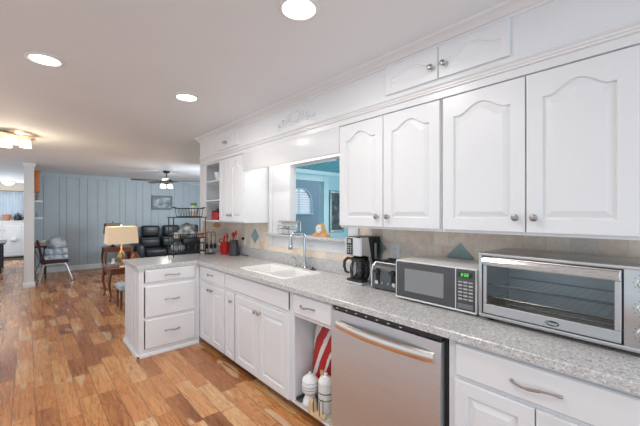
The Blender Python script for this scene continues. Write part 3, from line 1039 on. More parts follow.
# little doors up in the soffit
FS = facing_left(-0.3306)
def soffit_cabinet(label, doors, z0, z1, kz):
    ys = [q for d in doors for q in d[:2]]
    t = thing('soffit_cabinet', label, 'cabinet', (-0.33, (min(ys) + max(ys)) / 2, z0), group='soffit cabinets')
    part('frame', MB().box(-0.3318, min(ys) - 0.003, z0 - 0.004, -0.3304, max(ys) + 0.003, z1 + 0.002), 'cab', t)
    for a, b, kn in doors:
        d = part('door', panel_mesh(FS, a, b, z0, z1, th=0.016, rail=0.038, arch=0.042, groove=0.004, field=0.008), 'cab', t)
        knob(FS, kn, kz, 0.016, d)
    return t
soffit_cabinet('pair of small arched soffit doors, high above the wall cabinet over the microwave', [(0.549, 0.905, 0.871), (0.909, 1.262, 0.944)], 2.176, 2.352, 2.245)
soffit_cabinet('pair of small soffit doors at the far end, over the open shelf bay', [(3.205, 3.482, 3.459), (3.486, 3.755, 3.509)], 2.176, 2.352, 2.238)

# carved scroll ornament over the opening
mb = MB()
def scroll(cy, cz, r0, turns, dirn, a0, r=0.006, n=26, grow=1.0):
    pts = []
    rr = []
    for i in range(n):
        u = i / (n - 1)
        rad = r0 * (1 - 0.85 * u)
        a = a0 + dirn * turns * 2 * PI * u
        pts.append((-0.332 - 0.003 * math.sin(PI * u), cy + rad * math.cos(a), cz + rad * math.sin(a)))
        rr.append(r * (1 - 0.5 * u))
    mb.tube(pts, rr, 6)
yc, zc = 2.21, 2.245
for sg in (-1, 1):
    mb.tube([(-0.333, yc + sg * u * 0.29, zc - 0.035 + 0.030 * math.sin(u * 5.2)) for u in [i / 24 for i in range(25)]], [0.007 * (1 - 0.7 * i / 24) for i in range(25)], 6)
    scroll(yc + sg * 0.075, zc + 0.010, 0.040, 1.1, -sg, PI / 2 + sg * 0.4)
    scroll(yc + sg * 0.160, zc - 0.004, 0.034, 1.1, sg, -PI / 2)
    scroll(yc + sg * 0.235, zc - 0.026, 0.022, 1.0, -sg, PI / 2)
    for q in range(4):
        mb.sphere((-0.3315, yc + sg * (0.04 + 0.055 * q), zc - 0.04 + 0.012 * (q % 2)), 0.012, 8, 6, (0.5, 1.6, 0.8))
for q in range(5):
    a = PI * (0.1 + 0.2 * q)
    mb.sphere((-0.3315, yc + 0.035 * math.cos(a), zc + 0.02 + 0.03 * math.sin(a)), 0.014, 8, 6, (0.5, 0.8, 1.5))
single('carved_ornament', mb, 'cab', 'white carved scroll ornament on the soffit above the sink opening', 'ornament')

# ------------------------------------------------------------------ dishwasher
t = thing('dishwasher', 'stainless steel dishwasher with a bowed bar handle, under the counter', 'dishwasher', (-0.32, 1.09, 0))
DY0, DY1 = 0.738, 1.448
part('tub', MB().box(-0.595, DY0 - 0.016, 0.07, -0.03, DY1 + 0.006, 0.872), 'dark', t)
mb = MB()
pr = []
for i in range(13):
    u = i / 12
    pr.append((-0.632 - 0.008 * math.sin(PI * u), 0.10 + 0.745 * u))
poly = [(-0.597, 0.10)] + pr + [(-0.597, 0.845)]
mb.prism(poly, DY0, DY1)
bmesh.ops.bevel(mb.bm, geom=[e for e in mb.bm.edges if abs(e.verts[0].co.y - e.verts[1].co.y) < 1e-6 and max(v.co.x for v in e.verts) < -0.6], offset=0.004, segments=2, affect='EDGES')
part('door', mb, 'steel', t)
mb = MB()
NP = 28
secs = []
for i in range(NP + 1):
    u = i / NP
    y = DY0 + 0.030 + (DY1 - DY0 - 0.075) * u
    bow = math.sin(PI * u) ** 0.8
    x = -0.640 - 0.040 * bow
    zc_ = 0.765 + 0.004 * bow
    hh = 0.026
    secs.append([(x + 0.009, y, zc_ - hh), (x - 0.004, y, zc_ - hh + 0.004), (x - 0.010, y, zc_ - hh * 0.4), (x - 0.010, y, zc_ + hh * 0.4), (x - 0.004, y, zc_ + hh - 0.004), (x + 0.009, y, zc_ + hh)])
mb.loops(secs)
part('handle', mb, 'champ', t, label='bowed champagne-coloured bar handle')
part('control_strip', MB().box(-0.626, DY0 + 0.002, 0.850, -0.5955, DY1 - 0.002, 0.870, 0.002), 'black', t)
for k in range(7):
    part('indicator_mark', MB().box(-0.630, 1.40 - k * 0.075, 0.858, -0.6262, 1.40 - k * 0.075 + 0.012, 0.862), 'white', t)
part('kick_plate', MB().box(-0.560, DY0 - 0.015, 0.0006, -0.545, DY1 + 0.005, 0.095), 'black', t)

# ------------------------------------------------------------------ small appliances on the counter
# toaster oven (local: origin front-left-bottom corner, width along -y, depth +x)
t = thing('toaster_oven', 'large stainless toaster oven with a wide glass door and dial column', 'toaster oven', (-0.358, 0.676, CT1), R(-2.5))
W, H0, H1, DP = 0.640, 0.018, 0.328, 0.315
mb = MB()
th = 0.012
GX0, GX1 = -0.522, -0.022    # door span in local y (from right to left)
mb.box(0.004, -W, H1 - 0.012, DP, 0, H1, 0.004)
mb.box(0.004, -W, H0, DP, 0, H0 + 0.02, 0.004)
mb.box(-0.018, -0.0165, H0 + 0.015, DP, 0, H1 - 0.010, 0.003)
mb.box(-0.018, -W, H0 + 0.015, DP, -0.5275, H1 - 0.010, 0.003)
mb.box(DP - 0.01, -W + 0.01, H0 + 0.01, DP, -0.01, H1 - 0.01)
mb.box(-0.018, -W, H1 - 0.0145, 0.012, 0, H1 - 0.0005, 0.003)
mb.box(-0.018, -W, H0, 0.012, 0, H0 + 0.0165, 0.003)
body = part('body', mb, 'steel2', t, world=False)
mb = MB()
mb.box(DP - 0.018, -0.534, H0 + 0.022, DP - 0.0105, -0.0185, H1 - 0.0125)
mb.box(0.02, -0.5335, H0 + 0.0205, DP - 0.018, -0.0185, H0 + 0.026)
part('cavity', mb, plain('oven_cavity', (0.74, 0.745, 0.75), 0.45, 0.2, var=0.08), t, world=False)
for z in (0.112, 0.172):
    mb = MB()
    mb.tube([(0.025, -0.52, z), (0.025, -0.03, z)], 0.0042, 6)
    mb.tube([(DP - 0.03, -0.52, z), (DP - 0.03, -0.03, z)], 0.003, 6)
    for k in range(15):
        yy = -0.045 - k * 0.0325
        mb.tube([(0.025, yy, z), (DP - 0.03, yy, z)], 0.002, 6)
    part('wire_rack', mb, 'bright', t, world=False)
for z in (0.066, 0.292):
    part('heating_element', MB().tube([(0.12, -0.5, z), (0.12, -0.03, z)], 0.005, 8), plain('element_grey', (0.35, 0.34, 0.33), 0.4, 0.8), t, world=False)
d = part('door', (lambda m: (m.box(-0.020, GX0, H0 + 0.020, 0.0, GX1, H0 + 0.066, 0.003), m.box(-0.020, GX0, H1 - 0.060, 0.0, GX1, H1 - 0.018, 0.003),
                             m.box(-0.018, GX0, H0 + 0.066, 0.0, GX0 + 0.020, H1 - 0.060, 0.002), m.box(-0.018, GX1 - 0.016, H0 + 0.066, 0.0, GX1, H1 - 0.060, 0.002), m)[-1])(MB()), 'steel2', t, world=False)
part('glass_pane', MB().box(-0.012, GX0 + 0.019, H0 + 0.064, -0.006, GX1 - 0.015, H1 - 0.058), 'ovenglass', d, world=False)
mb = MB()
mb.prism([(-0.020, H1 - 0.056), (-0.034, H1 - 0.052), (-0.042, H1 - 0.036), (-0.034, H1 - 0.024), (-0.020, H1 - 0.022)], GX0 + 0.004, GX1 - 0.004)
part('door_handle', mb, 'bright', d, world=False)
# dark gap line round the door
mb = MB()
for a, b, c_, e_ in [(GX0 - 0.0045, GX0 - 0.0005, H0 + 0.016, H1 - 0.014), (GX1 + 0.0005, GX1 + 0.005, H0 + 0.016, H1 - 0.014)]:
    mb.box(-0.004, a, c_, 0.003, b, e_)
mb.box(-0.004, GX0, H0 + 0.0165, 0.003, GX1, H0 + 0.0198)
mb.box(-0.004, GX0, H1 - 0.0178, 0.003, GX1, H1 - 0.0145)
part('door_gasket', mb, 'black', t, world=False)
# brand badge
mb = MB().lathe([(0.026, 0), (0.026, 0.0015), (0.024, 0.002), (0.001, 0.002)], (-0.0200, -0.305, H0 + 0.040), (-1, 0, 0), 28, 0.42, 1.0)
bd = part('badge', mb, 'black', d, world=False)
me = text_mesh('Oster', 0.018)
me.transform(Matrix.Translation((-0.0224, -0.305, H0 + 0.040)) @ Euler((R(90), 0, R(-90))).to_matrix().to_4x4())
me.materials.append(M['white'])
o = bpy.data.objects.new('badge_lettering', me); C.objects.link(o); o.parent = d
for z in (0.270, 0.178, 0.090):
    mb = MB().lathe([(0.024, 0), (0.024, 0.004), (0.019, 0.006), (0.018, 0.020), (0.015, 0.024), (0.001, 0.024)], (-0.0178, -0.586, z), (-1, 0, 0), 24)
    dl = part('dial', mb, 'bright', t, world=False)
    mb = MB()
    for k in range(11):
        a = R(-60 + 30 * k)
        mb.box(-0.0200, -0.586 + 0.032 * math.cos(a) - 0.002, z + 0.032 * math.sin(a) - 0.001, -0.0182, -0.586 + 0.032 * math.cos(a) + 0.002, z + 0.032 * math.sin(a) + 0.001)
    part('dial_marks', mb, 'gray', dl, world=False)
for yy in (-0.04, -W + 0.04):
    for xx in (0.03, DP - 0.04):
        part('foot', MB().cyl((xx, yy, 0.0006), (xx, yy, 0.019), 0.014, 0.016, 12), 'black', t, world=False)

# microwave
t = thing('microwave', 'black-fronted compact microwave with white case and green clock', 'microwave', (-0.332, 1.180, CT1), R(-0.8))
W, H0, H1, DP = 0.485, 0.012, 0.238, 0.30
part('case', MB().box(0.0, -W, H0, DP, 0, H1, 0.006), plain('pale_grey_case', (0.66, 0.655, 0.65), 0.35, var=0.02), t, world=False)
d = part('door', MB().box(-0.020, -0.375, H0 + 0.010, -0.0005, -0.006, H1 - 0.008, 0.004), 'mwface', t, world=False)
part('window', MB().box(-0.0215, -0.312, H0 + 0.048, -0.0202, -0.066, H1 - 0.045, 0.0005, 1), 'mwscreen', d, world=False)
pnl = part('control_panel', MB().box(-0.020, -W + 0.006, H0 + 0.010, -0.0005, -0.380, H1 - 0.008, 0.003), 'mwface', t, world=False)
mb = MB()
mb.box(-0.018, -0.3795, H0 + 0.008, -0.0005, -0.3755, H1 - 0.006)
mb.box(-0.021, -W, H0 + 0.0005, -0.0006, 0, H0 + 0.009, 0.002)
mb.box(-0.016, -W + 0.0005, H1 - 0.0075, -0.0006, -0.0005, H1 - 0.0005, 0.002)
mb.box(-0.016, -0.0055, H0 + 0.009, -0.0006, -0.0005, H1 - 0.0075)
mb.box(-0.016, -W + 0.0005, H0 + 0.009, -0.0006, -W + 0.0055, H1 - 0.0075)
part('trim_strip', mb, 'white', t, world=False)
# green 2:22
part('display', MB().box(-0.0212, -W + 0.018, H1 - 0.048, -0.0201, -0.392, H1 - 0.022), 'black', t, world=False)
mb = MB()
def seg7(yl, zb, w, h, segs):
    k = 0.0017
    def bar(a, b, c_, d_):
        mb.box(-0.0222, yl - a, zb + b, -0.0213, yl - c_, zb + d_)
    S7 = {'a': (0, h - k, w, h), 'g': (0, h / 2 - k / 2, w, h / 2 + k / 2), 'd': (0, 0, w, k), 'b': (w - k, h / 2, w, h), 'c': (w - k, 0, w, h / 2), 'f': (0, h / 2, k, h), 'e': (0, 0, k, h / 2)}
    for s_ in segs: bar(*S7[s_])
yl = -0.408
for q in range(3):
    seg7(yl - q * 0.0125 - (0.005 if q else 0), H1 - 0.042, 0.0085, 0.015, 'abged')
for dz in (0.0035, 0.0095):
    mb.box(-0.0222, yl - 0.0112, H1 - 0.042 + dz, -0.0213, yl - 0.0130, H1 - 0.0402 + dz)
part('clock_digits', mb, 'green', t, world=False)
mb = MB()
kg = plain('keypad_grey', (0.42, 0.42, 0.42), 0.4, var=0.03)
for r_ in range(6):
    for c_ in range(3):
        yy = -0.393 - c_ * 0.027; zz = H1 - 0.072 - r_ * 0.0175
        hk = 0.0045 if (r_ + c_) % 2 else 0.003
        mb.box(-0.0208, yy, zz - hk, -0.0201, yy - 0.021, zz + hk)
part('keypad', mb, kg, t, world=False)
part('door_button', MB().box(-0.0225, -W + 0.015, H0 + 0.018, -0.0201, -0.390, H0 + 0.043, 0.001, 1), plain('button_frame', (0.16, 0.16, 0.16), 0.3), t, world=False)
for yy in (-0.04, -W + 0.04):
    for xx in (0.03, DP - 0.04):
        part('foot', MB().cyl((xx, yy, 0.0006), (xx, yy, 0.0128), 0.012, 0.013, 12), 'black', t, world=False)

# toaster
t = thing('toaster', 'black four-slot toaster with silver dials, between coffee maker and microwave', 'toaster', (-0.135, 1.345, CT1))
mb = MB()
ty0, ty1 = 1.228, 1.462
prof = [(-0.245, 0.010), (-0.243, 0.12), (-0.232, 0.155), (-0.205, 0.178), (-0.175, 0.186), (-0.075, 0.186), (-0.05, 0.176), (-0.035, 0.15), (-0.033, 0.010)]
poly = [(p[0], CT1 + p[1]) for p in prof]
mb.prism(poly, ty0, ty1)
bmesh.ops.bevel(mb.bm, geom=[e for e in mb.bm.edges if abs(e.verts[0].co.y - e.verts[1].co.y) < 1e-6], offset=0.010, segments=3, affect='EDGES')
part('housing', mb, 'gray', t)
mb = MB()
mb.tube([(-0.246, ty1 - 0.010, CT1 + 0.015), (-0.245, ty1 - 0.010, CT1 + 0.12), (-0.234, ty1 - 0.012, CT1 + 0.156), (-0.207, ty1 - 0.016, CT1 + 0.180)], 0.006, 8)
mb.tube([(-0.207, ty1 - 0.016, CT1 + 0.180), (-0.207, ty0 + 0.016, CT1 + 0.180)], 0.005, 8)
part('front_trim', mb, 'satin', t)
mb = MB()
for a in (0.0, 1.0):
    for c_ in (0, 1):
        y_ = ty0 + 0.035 + a * 0.10 + c_ * 0.045
        mb.box(-0.190, y_, CT1 + 0.1845, -0.060, y_ + 0.025, CT1 + 0.1875, 0.001, 1)
part('slots', mb, 'dark', t)
for a in (0, 1):
    mb = MB()
    yq = ty0 + 0.075 + a * 0.10
    mb.box(-0.192, yq - 0.050, CT1 + 0.1875, -0.182, yq + 0.044, CT1 + 0.196, 0.003)
    mb.box(-0.070, yq - 0.050, CT1 + 0.1875, -0.060, yq + 0.044, CT1 + 0.196, 0.003)
    mb.box(-0.1825, yq - 0.050, CT1 + 0.189, -0.0695, yq - 0.044, CT1 + 0.195, 0.001, 1)
    part('slot_guard', mb, 'black', t)
for a in (0, 1):
    yq = ty0 + 0.045 + a * 0.125
    part('lever_track', MB().box(-0.2475, yq - 0.016, CT1 + 0.045, -0.2445, yq + 0.016, CT1 + 0.145, 0.002, 1), 'dark', t)
    mb = MB().box(-0.275, yq - 0.021, CT1 + 0.118, -0.2476, yq + 0.021, CT1 + 0.136, 0.005)
    part('lever', mb, 'black', t)
    part('dial', MB().lathe([(0.015, 0), (0.015, 0.008), (0.012, 0.012), (0.001, 0.012)], (-0.2448, yq + (-0.008 if a == 0 else 0.008), CT1 + 0.052), (-1, 0, 0), 20), 'bright', t)
for k, yq in enumerate((ty0 + 0.085, ty0 + 0.135)):
    part('button', MB().lathe([(0.008, 0), (0.008, 0.003), (0.001, 0.0035)], (-0.2447, yq, CT1 + 0.050), (-1, 0, 0), 14), 'nickel', t)
for yq in (ty0 + 0.03, ty1 - 0.03):
    for xx in (-0.22, -0.06):
        part('foot', MB().cyl((xx, yq, CT1 + 0.0006), (xx, yq, CT1 + 0.0105), 0.010, n=10), 'black', t)

# coffee maker
t = thing('coffee_maker', 'black and steel drip coffee maker with a glass carafe', 'coffee maker', (-0.145, 1.62, CT1), R(-3))
a0, a1 = -0.082, 0.082     # local y
mb = MB()
mb.box(-0.095, a0, 0.0006, 0.105, a1, 0.036, 0.008)
mb.box(0.010, a0, 0.030, 0.105, a1, 0.345, 0.006)
mb.box(-0.095, a0, 0.205, 0.105, a1, 0.348, 0.008)
part('housing', mb, 'black', t, world=False)
mb = MB()
# steel fascia wraps the head and sweeps down the side edges into the base
mb.box(-0.1005, a0 + 0.004, 0.210, -0.0955, a1 - 0.004, 0.342, 0.002, 1)
for sy in (a0, a1 - 0.010):
    pts = [(-0.1005, 0.215), (-0.060, 0.215), (-0.020, 0.200), (0.000, 0.150), (0.0, 0.070), (-0.03, 0.020), (-0.098, 0.020), (-0.102, 0.004), (-0.02, 0.004), (0.014, 0.055), (0.016, 0.16), (-0.004, 0.222), (-0.03, 0.345), (-0.1005, 0.345)]
    mb.prism(pts, sy - 0.002 if sy == a0 else sy, sy + 0.012 if sy != a0 else sy + 0.010)
mb.box(-0.103, a0 + 0.002, 0.002, -0.0955, a1 - 0.002, 0.018, 0.003)
part('steel_fascia', mb, 'satin', t, world=False)
pan = part('control_panel', MB().box(-0.1045, 0.006, 0.216, -0.1007, 0.066, 0.338, 0.002), 'black', t, world=False)
mb = MB()
mb.box(-0.1056, 0.018, 0.300, -0.1046, 0.054, 0.328)
for r_ in range(4):
    for c_ in range(2):
        mb.box(-0.1056, 0.014 + c_ * 0.026, 0.230 + r_ * 0.016, -0.1046, 0.030 + c_ * 0.026, 0.238 + r_ * 0.016)
part('buttons', mb, kg, t, world=False)
part('hot_plate', MB().cyl((-0.040, 0.0, 0.0362), (-0.040, 0.0, 0.042), 0.066, n=24), 'dark', t, world=False)
cf = part('carafe', MB().lathe([(0.050, 0), (0.062, 0.008), (0.068, 0.045), (0.066, 0.085), (0.052, 0.122), (0.050, 0.135)], (-0.042, 0, 0.0425), n=24, cap=False), 'carafe', t, world=False)
part('lid', MB().lathe([(0.053, 0), (0.054, 0.012), (0.040, 0.020), (0.001, 0.022)], (-0.042, 0, 0.1775), n=24), 'black', cf, world=False)
hd = Vector((-0.55, 0.83, 0)).normalized()
c0 = Vector((-0.042, 0, 0.0425))
mb = MB()
hp = [c0 + hd * 0.052 + Vector((0, 0, 0.140)), c0 + hd * 0.085 + Vector((0, 0, 0.142)), c0 + hd * 0.108 + Vector((0, 0, 0.120)), c0 + hd * 0.112 + Vector((0, 0, 0.080)), c0 + hd * 0.100 + Vector((0, 0, 0.040)), c0 + hd * 0.072 + Vector((0, 0, 0.030))]
mb.tube(hp, [0.010, 0.012, 0.012, 0.011, 0.010, 0.008], 10)
mb.tube([c0 + Vector((0.0515 * math.cos(2 * PI * k / 24), 0.0515 * math.sin(2 * PI * k / 24), 0.128)) for k in range(24)], 0.006, 6, True)
part('handle', mb, 'black', cf, world=False)
part('coffee_window', MB().box(0.040, a0 - 0.0025, 0.18, 0.062, a0 - 0.0005, 0.30, 0.001, 1), 'nickel', t, world=False)

# wall outlets
def outlet(label, y, z, plug):
    t = thing('wall_outlet', label, 'outlet', (-0.013, y, z - 0.06), group='backsplash outlets')
    part('plate', MB().box(-0.019, y - 0.042, z - 0.060, -0.0125, y + 0.042, z + 0.060, 0.003), 'white', t)
    mb = MB()
    for dz in (-0.022, 0.022):
        mb.lathe([(0.015, 0), (0.015, 0.002), (0.001, 0.002)], (-0.019, y, z + dz), (-1, 0, 0), 16, 1.0, 1.0)
    part('receptacle', mb, plain('receptacle_ivory', (0.70, 0.69, 0.66), 0.4), t)
    if plug:
        part('plug', MB().box(-0.047, y - 0.016, z + 0.006, -0.0213, y + 0.016, z + 0.038, 0.004), 'black', t)
outlet('white outlet plate on the tile behind the toaster', 1.42, 1.150, False)
outlet('white outlet plate with a black plug, right of the utensil crocks', 3.66, 1.10, True)

# ------------------------------------------------------------------ things on the far end of the counter
def utensil(name, label, pts, r, mat, head=None, group=None):
    mb = MB().tube(pts, r, 8)
    if head:
        c, rad, sc = head
        mb.sphere(c, rad, 10, 8, sc)
    return single(name, mb, mat, label, 'utensil', group)

# red crock
rx, ry = -0.135, 3.925
t = thing('utensil_crock', 'glossy red crock full of red utensils, in the counter corner', 'crock', (rx, ry, CT1))
part('pot', MB().lathe([(0.060, 0), (0.064, 0.004), (0.078, 0.135), (0.084, 0.142), (0.082, 0.150), (0.076, 0.146), (0.062, 0.012), (0.001, 0.010)], (rx, ry, CT1 + 0.0006), n=28), 'red', t)
mb = MB()
for k in range(2):
    mb.tube([(rx - 0.02, ry - 0.04 + k * 0.08, CT1 + 0.150)] + [(rx - 0.02, ry - 0.04 + k * 0.08, CT1 + 0.150)][:0] + [(rx - 0.02 + 0.0, ry - 0.04 + k * 0.08 + 0.0, CT1 + 0.152)], 0.004, 6)
mb.tube([(rx - 0.055, ry + 0.062 * math.cos(a), CT1 + 0.148 + 0.052 * math.sin(a)) for a in [PI * i / 14 for i in range(15)]], 0.006, 8)
part('arched_handle', mb, 'red', t)
part('label_plate', MB().box(rx - 0.085, ry - 0.020, CT1 + 0.115, rx - 0.0815, ry + 0.025, CT1 + 0.150, 0.001, 1), plain('pale_grey_label', (0.55, 0.55, 0.55), 0.4), t)
for k, (dy, dx, hz, rad, kind) in enumerate([(-0.035, 0.0, 0.25, 0.022, 'spoon with a round head'), (0.0, 0.02, 0.235, 0.026, 'ladle with a deep bowl'), (0.035, 0.0, 0.22, 0.024, 'spatula with a short blade')]):
    utensil('cooking_utensil', f'red {kind}, standing in the red crock' , [(rx + dx * 0.4, ry + dy * 0.4, CT1 + 0.02), (rx + dx, ry + dy, CT1 + hz - 0.03)], 0.006, 'red',
            ((rx + dx, ry + dy, CT1 + hz - 0.01), rad, (0.45, 1.0, 1.25)), 'red utensils')
# dark crock
kx, ky = -0.115, 3.735
t = thing('utensil_crock', 'dark grey tapered crock holding red spoons, right of the red crock', 'crock', (kx, ky, CT1))
part('pot', MB().lathe([(0.062, 0), (0.066, 0.005), (0.058, 0.10), (0.050, 0.175), (0.053, 0.185), (0.047, 0.185), (0.052, 0.012), (0.001, 0.010)], (kx, ky, CT1 + 0.0006), n=26), plain('slate_glaze', (0.040, 0.044, 0.048), 0.3), t)
for k, (dy, dx, hz, col) in enumerate([(-0.030, 0.01, 0.285, 'red'), (0.010, -0.012, 0.27, 'red'), (0.030, 0.012, 0.255, 'wood')]):
    nm = ['tall red slotted spoon in the dark crock', 'shorter red spoon in the dark crock', 'brown wooden spoon in the dark crock'][k]
    utensil('cooking_utensil', nm, [(kx + dx * 0.3, ky + dy * 0.3, CT1 + 0.02), (kx + dx, ky + dy, CT1 + hz - 0.03)], 0.005, col,
            ((kx + dx, ky + dy, CT1 + hz - 0.01), 0.027, (0.4, 1.0, 1.2)), 'spoons in the dark crock')
# chrome stand with hanging tools
hx, hy = -0.262, 4.085
t = thing('utensil_stand', 'chrome stand with hanging tools beside the red crock', 'utensil stand', (hx, hy, CT1))
part('base', MB().lathe([(0.060, 0), (0.060, 0.008), (0.050, 0.012), (0.001, 0.013)], (hx, hy, CT1 + 0.0006), n=24), 'iron', t)
mb = MB().tube([(hx, hy, CT1 + 0.012), (hx, hy, CT1 + 0.30)], 0.005, 8)
mb.tube([(hx + 0.055 * math.cos(2 * PI * k / 20), hy + 0.055 * math.sin(2 * PI * k / 20), CT1 + 0.28) for k in range(20)], 0.004, 6, True)
mb.tube([(hx - 0.055, hy, CT1 + 0.28), (hx + 0.055, hy, CT1 + 0.28)], 0.004, 6)
part('post', mb, 'chrome', t)
for k, a in enumerate((200, 250, 300)):
    a = R(a)
    px_, py_ = hx + 0.064 * math.cos(a), hy + 0.064 * math.sin(a)
    lab = ['dark ladle hanging leftmost on the chrome stand', 'dark turner hanging in the middle of the chrome stand', 'dark spoon hanging rightmost on the chrome stand'][k]
    utensil('hanging_tool', lab, [(px_, py_, CT1 + 0.285), (px_, py_, CT1 + 0.14)], 0.005, 'iron', ((px_, py_, CT1 + 0.105), 0.03, (0.6, 0.8, 1.3)), 'hanging kitchen tools')
# carved wooden plaque on the wing wall
single('wall_plaque', MB().prism([(-0.17, 1.255), (-0.17, 1.29), (-0.12, 1.315), (-0.07, 1.29), (-0.07, 1.255), (-0.12, 1.235)], 4.2105, 4.2235), 'clockwood',
       'small brown wooden plaque on the tile above the red crock', 'plaque')
# coiled cord by the dark crock
mb = MB().tube([(-0.055, 3.63 - 0.008 * i + 0.02 * math.sin(i * 1.1), CT1 + 0.006 + 0.004 * (1 + math.sin(i * 0.9))) for i in range(16)], 0.0045, 6)
single('power_cord', mb, 'black', 'black cord lying on the counter beside the dark crock', 'cord')

# things on the open shelves
def bowl(name, label, x, y, z, r, h, mat, group=None):
    return single(name, MB().lathe([(r * 0.5, 0), (r * 0.55, 0.004), (r * 0.85, h * 0.45), (r, h), (r * 0.95, h), (r * 0.8, h * 0.5), (r * 0.45, 0.010), (0.001, 0.010)], (x, y, z + 0.0006), n=24), mat, label, 'bowl', group)
bowl('serving_bowl', 'white bowl on the top open shelf', -0.20, 3.92, 1.843, 0.085, 0.105, 'porcelain')
t = thing('mug', 'blue mug on the top open shelf beside the white bowl', 'mug', (-0.22, 3.775, 1.843))
mk = plain('mug_blue', (0.07, 0.20, 0.36), 0.25)
part('cup', MB().lathe([(0.036, 0), (0.040, 0.004), (0.042, 0.14), (0.039, 0.14), (0.037, 0.008), (0.001, 0.008)], (-0.22, 3.775, 1.8436), n=20), mk, t)
part('handle', MB().tube([(-0.258, 3.775, 1.955), (-0.285, 3.775, 1.945), (-0.290, 3.775, 1.91), (-0.28, 3.775, 1.88), (-0.26, 3.775, 1.868)], 0.006, 8), mk, t)
bowl('serving_bowl', 'red bowl on the bottom open shelf', -0.19, 3.84, 1.3485, 0.080, 0.075, 'red')
t = thing('saucepan', 'red pan with black handle on the bottom open shelf', 'pan', (-0.2, 4.01, 1.348))
part('body', MB().lathe([(0.070, 0), (0.075, 0.004), (0.080, 0.10), (0.076, 0.10), (0.072, 0.008), (0.001, 0.008)], (-0.2, 4.01, 1.3486), n=24), 'red', t)
part('lid', MB().lathe([(0.080, 0), (0.070, 0.016), (0.012, 0.026), (0.010, 0.032), (0.018, 0.040), (0.001, 0.045)], (-0.2, 4.01, 1.4490), n=24), 'black', t)
bowl('serving_bowl', 'white bowl behind the red bowl on the bottom open shelf', -0.072, 3.775, 1.3485, 0.040, 0.11, 'porcelain')

# ------------------------------------------------------------------ opening ledge: wire organiser and mantel clock
LZ = 1.2165
t = thing('desk_organizer', 'wire and wood organizer rack on the ledge behind the faucet', 'organizer', (-0.055, 2.68, LZ))
oy0, oy1 = 2.52, 2.82
mb = MB()
for z in (LZ + 0.004, LZ + 0.06, LZ + 0.088):
    mb.tube([(-0.080, oy0, z), (-0.080, oy1, z), (-0.030, oy1, z), (-0.030, oy0, z)], 0.003, 6, True)
for y in [oy0 + (oy1 - oy0) * i / 3 for i in range(4)]:
    for x in (-0.080, -0.030):
        mb.tube([(x, y, LZ + 0.004), (x, y, LZ + 0.13)], 0.0025, 6)
mb.tube([(-0.080, oy1 + 0.012, LZ + 0.004), (-0.080, oy1 + 0.022, LZ + 0.07), (-0.080, oy1 + 0.002, LZ + 0.10)], 0.003, 6)
mb.tube([(-0.080, oy0 - 0.012, LZ + 0.05), (-0.080, oy0 - 0.020, LZ + 0.09), (-0.080, oy0 - 0.002, LZ + 0.12)], 0.003, 6)
part('wire_frame', mb, 'nickel', t)
part('wood_rim', MB().box(-0.084, oy0 - 0.006, LZ + 0.128, -0.026, oy1 + 0.006, LZ + 0.142, 0.002, 1), plain('grey_brown_wood', (0.42, 0.33, 0.27), 0.5), t)
part('card_insert', MB().box(-0.060, oy0 + 0.015, LZ + 0.088, -0.055, oy1 - 0.02, LZ + 0.127), patches('printed_cards', [(0.35, (0.75, 0.73, 0.66)), (0.5, (0.45, 0.60, 0.66)), (0.65, (0.80, 0.76, 0.60))], 22), t)

t = thing('mantel_clock', 'honey wood mantel clock with round white face, on the opening ledge', 'clock', (0.03, 2.285, LZ))
prof = []
for i in range(33):
    u = -1 + 2 * i / 32
    prof.append((2.285 + 0.092 * u, LZ + 0.022 + 0.098 * math.exp(-(u / 0.48) ** 2 * 1.15) * (1 if abs(u) < 0.97 else 0.9)))
poly = [(2.285 - 0.098, LZ + 0.0006), (2.285 - 0.098, LZ + 0.016)] + prof + [(2.285 + 0.098, LZ + 0.016), (2.285 + 0.098, LZ + 0.0006)]
part('case', MB().prism(poly, 0.005, 0.06, 'x'), 'clockwood', t)
part('dial', MB().lathe([(0.042, 0), (0.042, 0.004), (0.036, 0.005), (0.001, 0.005)], (0.0052, 2.285, LZ + 0.072), (-1, 0, 0), 28), 'white', t, label='round white clock face')
part('bezel', MB().tube([(0.001, 2.285 + 0.043 * math.cos(2 * PI * k / 28), LZ + 0.072 + 0.043 * math.sin(2 * PI * k / 28)) for k in range(28)], 0.003, 6, True), 'brass', t)
mb = MB()
for k in range(12):
    a = 2 * PI * k / 12
    mb.tube([(-0.0005, 2.285 + 0.027 * math.cos(a), LZ + 0.072 + 0.027 * math.sin(a)), (-0.0005, 2.285 + 0.033 * math.cos(a), LZ + 0.072 + 0.033 * math.sin(a))], 0.0014, 5)
mb.tube([(-0.001, 2.285, LZ + 0.072), (-0.001, 2.285 + 0.012, LZ + 0.088)], 0.0013, 5)
mb.tube([(-0.001, 2.285, LZ + 0.072), (-0.001, 2.285 - 0.026, LZ + 0.080)], 0.0010, 5)
part('hands', mb, 'black', t)

